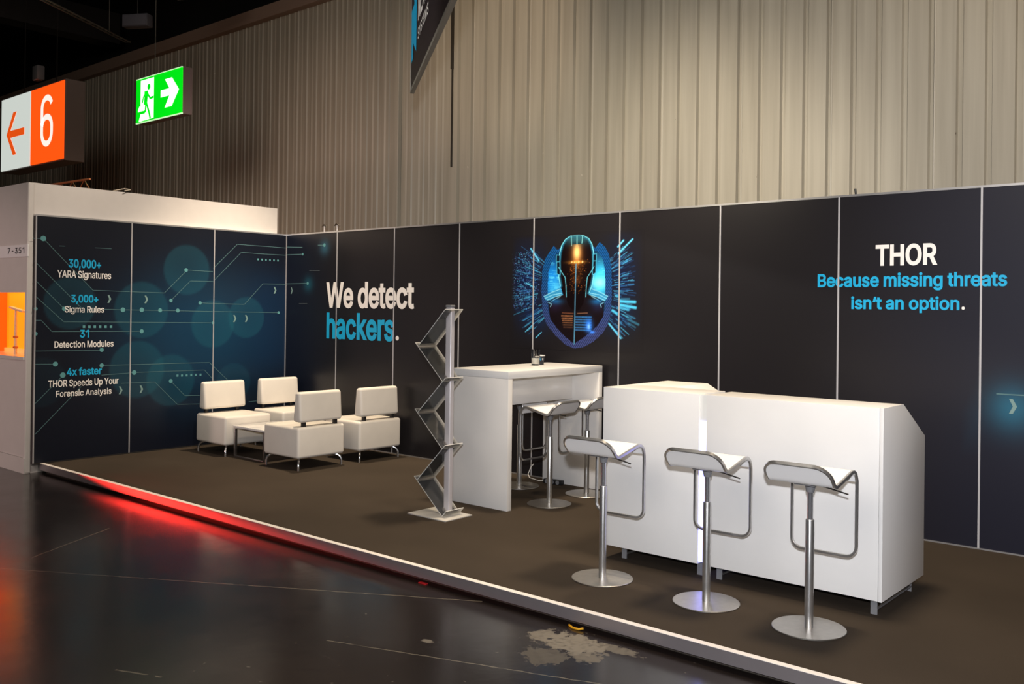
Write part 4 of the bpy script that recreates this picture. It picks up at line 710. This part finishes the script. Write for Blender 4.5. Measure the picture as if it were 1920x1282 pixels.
# arrow: shaft and two barbs
for P in ([(-.25, .055), (.33, .055), (.33, -.055), (-.25, -.055)],):
    poly(b, [(cx+p[0], cz+p[1]) for p in P], mpS, .002)
for sgn in (1, -1):
    P = [(-.34, 0.0), (-.235, 0.0), (0.04, .335*sgn), (-.09, .335*sgn)]
    poly(b, [(cx+p[0], cz+p[1]) for p in P], mpS, .003)
obj('arrow', b, M['sign_arrow'], fw, False, label='orange arrow pointing left')
b = BM(); cx, cz = -4.565, 3.955
P = [(.150*math.cos(a), .545+.155*math.sin(a)) for a in np.linspace(.35, math.pi, 14)]+[(-.150, .20)]+[(.150*math.cos(a), .175+.175*math.sin(a)) for a in np.linspace(math.pi, 2*math.pi, 14)]+[(.150, .24)]+[(.150*math.cos(a), .255+.155*math.sin(a)) for a in np.linspace(0, math.pi*.93, 14)]
P = [(cx+p[0]*1.12, cz+.03+p[1]*.98) for p in P]
L_, R_ = [], []
for i in range(len(P)):
    a_, c_ = Vector(P[max(i-1, 0)]), Vector(P[min(i+1, len(P)-1)]); tg = (c_-a_).normalized(); nn = Vector((-tg.y, tg.x))*.043
    L_.append(b.verts.new(mpS(P[i][0]+nn.x, P[i][1]+nn.y, .002))); R_.append(b.verts.new(mpS(P[i][0]-nn.x, P[i][1]-nn.y, .002)))
for i in range(len(P)-1): b.faces.new((L_[i], R_[i], R_[i+1], L_[i+1]))
obj('lettering', b, M['sign_digit'], fo, False, label='white figure 6')
for x in (-5.75, -4.6):
    b = BM(); tube(b, [(x-o3[0], 0, .59), (x-o3[0], 0, 3.3)], .008, 6); obj('suspension_rod', b, M['dark_metal'], sg)
b = BM(); box(b, -.09, .09, -.06, .06, -.11, .11, .02); jb = tag(obj('junction_box', b, M['grey_plastic']), 'small grey box on the rod above the orange and white sign', 'box'); jb.location = (-4.93, -.98, 5.09)
# emergency exit sign
ex = thing('exit_sign', (-1.33, -.93, 4.24), 'green lit emergency exit sign with running figure and arrow hung on a wire', 'sign')
oe = (-1.33, -.93, 4.24)
sbx('housing', mat('exit_housing', rgb(130, 116, 118), .5), ex, oe, -1.895, -.765, -.985, -.86, 3.955, 4.535, bev=.006)
fg = sbx('green_face', M['exit_green'], ex, oe, -1.893, -.775, -1.0, -.984, 3.965, 4.52)
sbx('top_edge', M['exit_edge'], ex, oe, -1.895, -.775, -1.001, -.984, 4.52, 4.532); sbx('bottom_edge', M['exit_edge'], ex, oe, -1.895, -.765, -1.001, -.984, 3.953, 3.965)
mpE = lambda x, z, l: (x-oe[0], -1.0-l-oe[1], z-oe[2])
def E_(u, v): return (-1.893+(u-128)/742*1.118, 4.52-(v-(437-.317*(u-128)))/700*.565)     # sign face coordinates
b = BM()
door = [(-1.775, 4.50), (-1.44, 4.50), (-1.44, 3.985), (-1.82, 3.972), (-1.775, 4.06)]
poly(b, door, mpE, .001)
poly(b, [(-1.775, 4.10), (-1.84, 4.10), (-1.835, 4.13), (-1.80, 4.175), (-1.775, 4.165)], mpE, .0012)
obj('doorway', b, M['exit_white'], fg, False)
b = BM()
disc(b, (-1.565, 4.395), .037, mpE, .002)
def limb(P, w): strip(b, P, w, mpE, .002)
limb([(-1.625, 4.315), (-1.645, 4.20)], .085); limb([(-1.66, 4.325), (-1.60, 4.325)], .05)
limb([(-1.60, 4.315), (-1.53, 4.245), (-1.45, 4.25)], .030); limb([(-1.66, 4.315), (-1.70, 4.275), (-1.725, 4.215)], .026)
limb([(-1.635, 4.20), (-1.645, 4.10), (-1.67, 4.085), (-1.79, 4.085)], .036); limb([(-1.625, 4.20), (-1.555, 4.07), (-1.525, 3.995)], .036)
obj('running_figure', b, M['exit_green'], fg, False)
b = BM(); ar = [(-1.27, 4.215), (-1.27, 4.305), (-1.06, 4.305), (-1.17, 4.43), (-1.00, 4.43), (-.835, 4.26), (-1.00, 4.075), (-1.17, 4.075), (-1.06, 4.215)]
poly(b, [ar[0], ar[1], ar[2], (-.98, 4.26), ar[8]], mpE, .0015); poly(b, [ar[3], ar[4], ar[5], (-.98, 4.26)], mpE, .0015); poly(b, [(-.98, 4.26), ar[5], ar[6], ar[7]], mpE, .0015); poly(b, [ar[2], ar[3], (-.98, 4.26)], mpE, .0015); poly(b, [ar[8], (-.98, 4.26), ar[7]], mpE, .0015)
obj('arrow', b, M['exit_white'], fg, False)
b = BM(); tube(b, [(-.22, 0, .29), (-.22, 0, 3.3)], .005, 6); obj('suspension_wire', b, M['conduit'], ex)

# dark hanging banner
bd = Vector((1.73452, -1.32636, 0)).normalized(); bn = Vector((bd.y, -bd.x, 0))   # bn: towards the readable face
bn = bn if bn.dot(CAMLOC-Vector((4.55, -2.16, 0))) > 0 else -bn
ob = Vector((4.557, -2.166, 3.2326))
bs = thing('hanging_banner', tuple(ob), 'dark hanging banner with a blue N mark cut by the upper edge', 'banner')
bs.rotation_euler = (0, 0, math.atan2(bd.y, bd.x))
sgn = 1 if Vector((-bd.y, bd.x, 0)).dot(bn) > 0 else -1       # local y towards the face
b = BM(); box(b, 0, 3.2, -.020*sgn, 0, .025, 1.5); obj('fabric_face', b, M['banner'], bs, False)
b = BM(); box(b, -.006, 3.21, -.026*sgn, .004*sgn, 0, .025); box(b, -.006, .0, -.026*sgn, .004*sgn, .025, 1.5); obj('frame', b, M['banner_frame'], bs, False)
mpN = lambda x, z, l: (x, l*sgn, z)
b = BM(); lift = .003
poly(b, [(.05, .21), (.185, .215), (.185, .60), (.05, .60)], mpN, lift); poly(b, [(.225, .30), (.40, .21), (.40, .72), (.225, .72)], mpN, lift); poly(b, [(.185, .33), (.225, .30), (.225, .60), (.185, .60)], mpN, lift)
obj('logo', b, M['text_blue'], bs, False, label='blue N mark')
xd = (1, 0, 0)
me = lettering('NEXTRON', .20, .95, .03); flat('lettering', me, M['text_white'], bs, (.50, lift*sgn, .40), (1, 0, 0), (0, 0, 1), 'white lettering NEXTRON')
me = lettering('SYSTEMS', .075, .62, .02); flat('lettering', me, M['text_white'], bs, (.50, lift*sgn, .265), (1, 0, 0), (0, 0, 1), 'white lettering SYSTEMS')
for x in (.3, 2.9):
    b = BM(); tube(b, [(x, -.01*sgn, 1.5), (x, -.01*sgn, 4.36)], .005, 6); obj('suspension_wire', b, M['conduit'], bs)

# hooks standing on the back wall
def hook(x, label):
    t = thing('cable_hook', (x, .02, H+.012), label, 'hook', 0, 'dark hooks on the wall top')
    b = BM(); box(b, -.008, .008, -.004, .004, 0, .07); obj('stem', b, M['seam'], t, False)
    b = BM(); tube(b, [(-.035, -.01, .062), (-.03, 0, .078), (-.005, 0, .086), (.02, 0, .076), (.045, .005, .058)], [.006, .008, .009, .008, .005], 7); obj('clip', b, mat('dark_rust', (.02, .012, .006), .6), t)
hook(.728, 'dark hook on the back wall top nearest the left corner'); hook(.968, 'dark hook standing on the first upright of the back wall')
b = BM(); tube(b, [(0, 0, 0), (-.006, 0, .045)], .008, 8); tag(obj('wall_pin', b, M['dark_plastic']), 'small black pin on the wall top above the THOR lettering', 'pin').location = (7.118, .02, H+.012)

# ================================================================== lounge
def make_lounge_chair(label):
    t = thing('lounge_chair', (0, 0, 0), label, 'chair', 0, 'white lounge chairs')
    b = BM(); box(b, -.29, .29, -.29, .29, .118, .425, .028, 5); obj('seat', b, M['leather'], t)
    b = BM(); prism(b, [(-.285, .470), (-.155, .470), (-.185, .770), (-.265, .770)], 1, -.262, .262)
    es = list(b.edges); bmesh.ops.bevel(b, geom=es, offset=.028, segments=5, profile=.5, affect='EDGES'); obj('backrest', b, M['leather'], t)
    for s in (-1, 1):
        b = BM(); box(b, -.262, -.225, s*.195-.018, s*.195+.018, .415, .482, .003); obj('backrest_bracket', b, M['dark_metal'], t)
    for sx in (-1, 1):
        for sy in (-1, 1):
            b = BM(); P = []; q = Vector((sx*.268, sy*.268, 0)); dn = Vector((-sx, -sy, 0)).normalized()
            for a in np.linspace(0, math.pi/2, 8): P.append(q+dn*(.07-.07*math.cos(a))+Vector((0, 0, .040+.07*math.sin(a))))
            P = [q, q+Vector((0, 0, .02))]+P+[P[-1]+dn*.05]
            tube(b, P, .012, 10); obj('leg', b, M['chrome'], t)
    return t
ch = make_lounge_chair('white lounge chair against the dark blue wall, nearest the platform edge')
ch.location = (.64, -1.125, 0)
dup(ch, (.64, -.39, 0), 0, 'white lounge chair in the corner behind the other chairs')
dup(ch, (1.905, -1.115, 0), math.pi, 'white lounge chair seen from behind beside the coffee table, in front')
dup(ch, (1.94, -.37, 0), math.pi, 'white lounge chair seen from behind nearest the black wall')
ct = thing('coffee_table', (1.235, -1.05, 0), 'low white table with square metal loops between lounge chairs', 'table')
b = BM(); box(b, -.285, .285, -.285, .285, .312, .334, .003); obj('tabletop', b, M['gloss_white'], ct)
for yy in (-.275, .245):
    b = BM()
    box(b, -.28, -.255, yy, yy+.03, 0, .312, .002); box(b, .255, .28, yy, yy+.03, 0, .312, .002); box(b, -.255, .255, yy, yy+.03, 0, .012, .002); box(b, -.255, .255, yy, yy+.03, .300, .312, .002)
    obj('loop_frame', b, M['table_frame'], ct)

# ================================================================== brochure stand
def acrylic_edges(o):
    o.data.materials.append(M['acrylic_edge']); big = max(p.area for p in o.data.polygons)
    for p in o.data.polygons: p.material_index = 0 if p.area > big*.7 else 1
    return o
br = thing('brochure_stand', (4.555, -1.80, 0), 'zigzag clear acrylic brochure stand on a square metal base', 'brochure stand')
b = BM(); box(b, -.21, .21, -.15, .15, 0, .010, .003); obj('base', b, M['plate'], br)
px, py = 4.632-4.555, -1.787+1.80
b = BM(); box(b, px-.030, px+.030, py-.022, py+.022, .010, 1.625, .008, 3); obj('post', b, M['post'], br)
b = BM(); box(b, px-.031, px+.031, py-.023, py+.023, 1.625, 1.643, .004); obj('post_cap', b, M['grey_plastic'], br)
zz = [(4.675, 1.609), (4.378, 1.315), (4.655, 1.053), (4.382, .793), (4.66, .536), (4.385, .263), (4.668, .018)]
ya, yb = -1.887+1.80, -1.690+1.80
for k in range(6):
    (x0, z0), (x1, z1) = zz[k], zz[k+1]; tdir = Vector((x1-x0, 0, z1-z0)).normalized(); n = Vector((tdir.z, 0, -tdir.x))*.003
    A = Vector((x0-4.555, 0, z0)); B = Vector((x1-4.555, 0, z1))
    if k > 0: A = A-tdir*.042
    b = BM(); P = [A-n, B-n, B+n, A+n]; prism(b, [(p.x, p.z) for p in P], 1, ya, yb); acrylic_edges(obj('pocket_panel', b, M['acrylic'], br, False))
b = BM(); A = Vector((zz[6][0]-4.555, 0, .016)); B = A+Vector((.042, 0, .045)); prism(b, [(A.x, A.z), (B.x, B.z), (B.x-.004, B.z+.004), (A.x-.004, A.z+.004)], 1, ya, yb); acrylic_edges(obj('lip', b, M['acrylic'], br, False))

# ================================================================== bar table
bt = thing('bar_table', (4.54, -.70, 0), 'tall white bar table with slab ends carrying a glass and a cup', 'table')
ot = Vector((4.54, -.70, 0))
def tb(name, mt, *a, bev=.002):
    bm = BM(); box(bm, *a, bev)
    for v in bm.verts: v.co -= ot
    return obj(name, bm, mt, bt)
tb('tabletop', M['white'], 4.222, 4.860, -1.35, -.05, 1.057, 1.115)
tb('end_panel', M['gloss_white'], 4.222, 4.860, -1.35, -1.297, 0, 1.056)
tb('end_panel', M['gloss_white'], 4.222, 4.860, -.103, -.05, 0, 1.056)
tb('apron', M['gloss_white'], 4.535, 4.56, -1.297, -.103, .800, 1.057)
HT = 1.115
gl = thing('drinking_glass', (4.46, -.52, HT), 'clear straight drinking glass, its lower half white, on the white bar table', 'glass')
b = BM(); lathe(b, [(0, 0), (.034, 0), (.036, .004), (.041, .145), (.0385, .145), (.034, .016), (0, .014)], seg=36); obj('glass_body', b, M['glass'], gl, ang=50)
b = BM(); lathe(b, [(0, .0145), (.0338, .0165), (.0358, .068), (0, .068)], seg=36); obj('white_contents', b, mat('milk_white', (.85, .82, .74), .5), gl, ang=50)
cu_ = thing('paper_cup', (4.415, -.40, HT), 'dark paper cup with white rim beside the glass', 'cup')
b = BM(); lathe(b, [(0, .004), (.031, .004), (.031, 0), (.033, 0), (.043, .082), (.041, .082), (.032, .008), (0, .008)], seg=36); obj('cup_body', b, M['cup'], cu_, ang=50)
b = BM(); lathe(b, [(.0415, .080), (.0455, .080), (.0465, .084), (.0455, .088), (.0415, .088)], seg=36, close=True); obj('rim', b, M['cup_rim'], cu_)
def cup_pt(u, z):   # u: arc length from the side that faces the aisle
    r = .033+(z/.082)*.010+.0006; a0 = -0.86; a = a0+u/r; return Vector((r*math.cos(a), r*math.sin(a), z))
b = BM()
def cq(P):
    b.faces.new([b.verts.new(cup_pt(*p)) for p in P])
cq([(-.012, .042), (-.006, .042), (-.006, .066), (-.012, .066)]); cq([(.004, .042), (.010, .042), (.010, .066), (.004, .066)]); cq([(-.010, .066), (-.004, .066), (.008, .042), (.002, .042)])
obj('logo', b, M['text_blue'], cu_, False, label='blue N mark')
b = BM(); O_ = [b.verts.new(cup_pt(u, z)) for u, z in ((.020, .044), (.031, .044), (.031, .062), (.020, .062))]; I_ = [b.verts.new(cup_pt(u, z)) for u, z in ((.0232, .0472), (.0278, .0472), (.0278, .0588), (.0232, .0588))]
for k in range(4): b.faces.new((O_[k], O_[(k+1) % 4], I_[(k+1) % 4], I_[k]))
obj('lettering', b, M['text_white'], cu_, False)
# power strip and cable on the floor
ps = thing('power_strip', (4.40, -.160, 0), 'black three socket power strip on the carpet below the bar table', 'power strip', .08)
b = BM(); box(b, -.10, .10, -.028, .028, 0, .042, .006); obj('body', b, M['dark_plastic'], ps)
for k in range(3):
    b = BM(); lathe(b, [(0, 0), (.012, 0), (.014, .002), (.019, .002), (.020, 0)], seg=24); o = obj('socket', b, M['grey_plastic'], ps); o.location = (-.06+.06*k, -.0285, .022); o.rotation_euler = (math.pi/2, 0, 0)
b = BM(); tube(b, [Vector(p) for p in ((4.06, -.04, .13), (4.02, -.035, .09), (4.01, -.06, .03), (4.06, -.10, .008), (4.15, -.13, .006), (4.22, -.15, .006), (4.30, -.14, .012))], .004, 6); tag(obj('power_cable', b, M['cup_rim']), 'thin white cable on the carpet behind the bar table', 'cable')

# ================================================================== bar stools
PROF_RAW = [(-.205, .864), (-.196, .856), (-.150, .800), (-.128, .774), (-.112, .763), (-.095, .761), (-.06, .768), (.05, .794), (.105, .807), (.135, .805), (.160, .788), (.172, .760), (.176, .73), (.176, .55), (.176, .36)]
def catmull(P, n=8):
    P = [np.array(p) for p in P]; out = []
    for i in range(len(P)-1):
        p0 = P[max(i-1, 0)]; p1 = P[i]; p2 = P[i+1]; p3 = P[min(i+2, len(P)-1)]
        for k in range(n):
            t_ = k/n; out.append(.5*((2*p1)+(-p0+p2)*t_+(2*p0-5*p1+4*p2-p3)*t_**2+(-p0+3*p1-3*p2+p3)*t_**3))
    out.append(P[-1]); return np.array(out)
PC = catmull(PROF_RAW); SL = np.concatenate([[0], np.cumsum(np.linalg.norm(np.diff(PC, axis=0), axis=1))]); LT = SL[-1]
def prof_at(l):
    l = min(max(l, 0), LT); y = np.interp(l, SL, PC[:, 0]); z = np.interp(l, SL, PC[:, 1])
    e = .004; y2 = np.interp(min(l+e, LT), SL, PC[:, 0])-np.interp(max(l-e, 0), SL, PC[:, 0]); z2 = np.interp(min(l+e, LT), SL, PC[:, 1])-np.interp(max(l-e, 0), SL, PC[:, 1])
    n_ = math.hypot(y2, z2); return Vector((0, y, z)), Vector((0, -z2/n_, y2/n_))   # point, upper normal
LSEAT = float(np.interp(.745, PC[::-1, 1][:16], SL[::-1][:16])) if False else float(SL[np.argmin(np.abs(PC[:, 1]-.752)+(PC[:, 0] < .1)*9)])
HWD = .174
def make_stool(label):
    t = thing('bar_stool', (0, 0, 0), label, 'stool', 0, 'white seated steel bar stools')
    b = BM(); lathe(b, [(0, 0), (.180, 0), (.185, .002), (.185, .006), (.183, .008), (.03, .011), (0, .011)], seg=64); obj('base_plate', b, M['steel_base'], t)
    b = BM(); lathe(b, [(0, .010), (.0225, .010), (.0225, .556), (.021, .560), (0, .560)], seg=28); obj('column', b, M['steel'], t)
    b = BM(); lathe(b, [(0, .555), (.0145, .555), (.0145, .71), (0, .71)], seg=24); obj('piston', b, M['satin'], t)
    b = BM(); lathe(b, [(0, .700), (.020, .700), (.029, .738), (.030, .748), (0, .748)], seg=28); box(b, -.055, .055, -.075, .06, .742, .752, .003); obj('hub', b, M['grey_plastic'], t)
    b = BM(); tube(b, [(.02, -.01, .744), (.08, -.01, .738), (.20, -.01, .716)], .004, 8); obj('lever', b, M['dark_metal'], t)
    # frame loop: rounded rectangle in (x, l), mapped on the profile
    R = .055; RL = .085; pts = []
    def arc(cx, cl, a0, a1):
        for a in np.linspace(a0, a1, 8): pts.append((cx+R*math.cos(a), cl+R*math.sin(a)))
    l0, l1 = 0.0, LT
    R = RL; arc(HWD-R, l0+R, 0, -math.pi/2); arc(-HWD+R, l0+R, -math.pi/2, -math.pi)
    R = .055
    for l in np.linspace(l0+RL, l1-R, 70)[1:-1]: pts.append((-HWD, l))
    arc(-HWD+R, l1-R, math.pi, math.pi/2); arc(HWD-R, l1-R, math.pi/2, 0)
    for l in np.linspace(l1-R, l0+RL, 70)[1:-1]: pts.append((HWD, l))
    P3 = []; N3 = []
    for x, l in pts:
        p, n_ = prof_at(l); p = p.copy(); p.x = x; P3.append(p); N3.append(n_)
    b = BM(); rings = []; n = len(P3); hw, hn = .0065, .0095
    for i in range(n):
        tg = (P3[(i+1) % n]-P3[i-1]).normalized(); nn = (N3[i]-tg*N3[i].dot(tg)).normalized(); bb = tg.cross(nn)
        c = P3[i]; e = .0022
        rings.append([b.verts.new(c+bb*u+nn*v) for u, v in ((-hw, -hn+e), (-hw+e, -hn), (hw-e, -hn), (hw, -hn+e), (hw, hn-e), (hw-e, hn), (-hw+e, hn), (-hw, hn-e))])
    for i in range(n):
        A, B = rings[i], rings[(i+1) % n]
        for k in range(8): b.faces.new((A[k], A[(k+1) % 8], B[(k+1) % 8], B[k]))
    obj('footrest_frame', b, M['steel'], t, ang=40)
    # seat shell inside the loop
    b = BM(); rows = []; nx = 12; inset = .0065; R = RL
    ls = np.concatenate([np.linspace(inset, R, 9)[:-1], np.linspace(R, LSEAT, 60)])
    for l in ls:
        h = HWD-inset
        if l < R: h = HWD-R+math.sqrt(max((R-inset)**2-(R-l)**2, 0))
        p, n_ = prof_at(l); top = []; bot = []
        for k in range(nx+1):
            x = -h+2*h*k/nx; q = Vector((x, p.y, p.z)); top.append(b.verts.new(q+n_*.0085)); bot.append(b.verts.new(q-n_*.0065))
        rows.append((top, bot))
    for (t0, b0), (t1, b1) in zip(rows[:-1], rows[1:]):
        for k in range(nx):
            b.faces.new((t0[k], t0[k+1], t1[k+1], t1[k])); b.faces.new((b0[k], b1[k], b1[k+1], b0[k+1]))
        b.faces.new((t0[0], t1[0], b1[0], b0[0])); b.faces.new((t0[nx], b0[nx], b1[nx], t1[nx]))
    for tt, bb_ in (rows[0], rows[-1]):
        for k in range(nx): b.faces.new((tt[k], bb_[k], bb_[k+1], tt[k+1]))
    obj('seat', b, M['seat_white'], t, ang=40)
    return t
st = make_stool('bar stool in front of the white counter, nearest the bar table')
st.location = (6.49, -2.347, 0)
dup(st, (7.182, -2.332, 0), .01, 'bar stool in front of the blue light strip of the counter')
dup(st, (7.782, -2.352, 0), .0, 'bar stool in front of the white counter, nearest its right end')
dup(st, (4.926, -.888, 0), math.pi/2, 'bar stool at the near long side of the bar table, left of two')
dup(st, (4.905, -.337, 0), math.pi/2, 'bar stool at the bar table partly hidden by the counter corner')
dup(st, (4.235, -.461, 0), -math.pi/2, 'bar stool on the far side of the bar table behind its end panel')

# ================================================================== reception counters
def foot(parent, org, x, y0, y1, zt):
    for y in (y1, y0):
        b = BM(); box(b, x-.018, x+.018, y-.004, y+.004, .0, zt, .001)
        for v in b.verts: v.co -= Vector(org)
        o = obj('foot', b, M['grey_plastic'], parent, False)
    b = BM(); tube(b, [Vector((x+.012, y0, .03))-Vector(org), Vector((x+.012, y1, .03))-Vector(org)], .008, 8); obj('foot_rail', b, M['chrome'], o)
ZB, ZT = .088, 1.115
oc = (6.55, -1.6, 0)
cc = thing('corner_counter', oc, 'white corner counter left of the lit strip, near the bar table', 'counter')
b = BM(); prism(b, [(6.205, ZB), (6.912, ZB), (6.912, ZT), (6.205, ZT)], 1, -1.95, -1.62, .002)
for v in b.verts: v.co -= Vector(oc)
obj('corner_body', b, M['white'], cc)
b = BM(); prism(b, [(6.205, ZB), (6.912, ZB), (6.912, .905), (6.53, ZT), (6.205, ZT)], 1, -1.619, -1.15, .002)
for v in b.verts: v.co -= Vector(oc)
obj('side_body', b, M['white'], cc)
foot(cc, oc, 6.33, -1.87, -1.3, ZB); foot(cc, oc, 6.885, -1.87, -1.3, ZB)
o2 = (7.5, -1.6, 0)
rc = thing('reception_counter', o2, 'long white counter with sloped back right of the lit strip', 'counter')
b = BM(); prism(b, [(-1.952, ZB), (-1.952, ZT), (-1.635, ZT), (-1.25, .905), (-1.25, ZB)], 0, 6.962, 7.990, .002)
for v in b.verts: v.co -= Vector(o2)
obj('body', b, M['white'], rc)
b = BM(); prism(b, [(-1.953, ZB-.001), (-1.953, ZT+.001), (-1.635, ZT+.001), (-1.249, .905), (-1.249, ZB-.001)], 0, 7.992, 8.012, .001)
for v in b.verts: v.co -= Vector(o2)
obj('end_panel', b, M['white'], rc)
foot(rc, o2, 7.02, -1.875, -1.33, ZB); foot(rc, o2, 7.952, -1.895, -1.33, ZB)
ls_ = thing('light_strip', (6.937, -1.93, ZB), 'vertical blue-white light strip between the two white counters', 'light strip')
b = BM(); box(b, -.0245, .0245, -.012, .03, .012, .865, .002); obj('lit_tube', b, M['strip_lit'], ls_, False)
b = BM(); box(b, -.0245, .0245, -.008, .03, .866, ZT-ZB-.002, .002); obj('milky_cover', b, M['strip_off'], ls_, False)
b = BM(); tube(b, [(7.72, -1.78, ZB-.006), (7.76, -1.76, .045), (7.82, -1.74, .03), (7.90, -1.72, .05), (7.92, -1.70, ZB-.006)], .004, 6); tag(obj('counter_cable', b, M['grey_plastic']), 'thin cable hanging below the right white counter', 'cable')
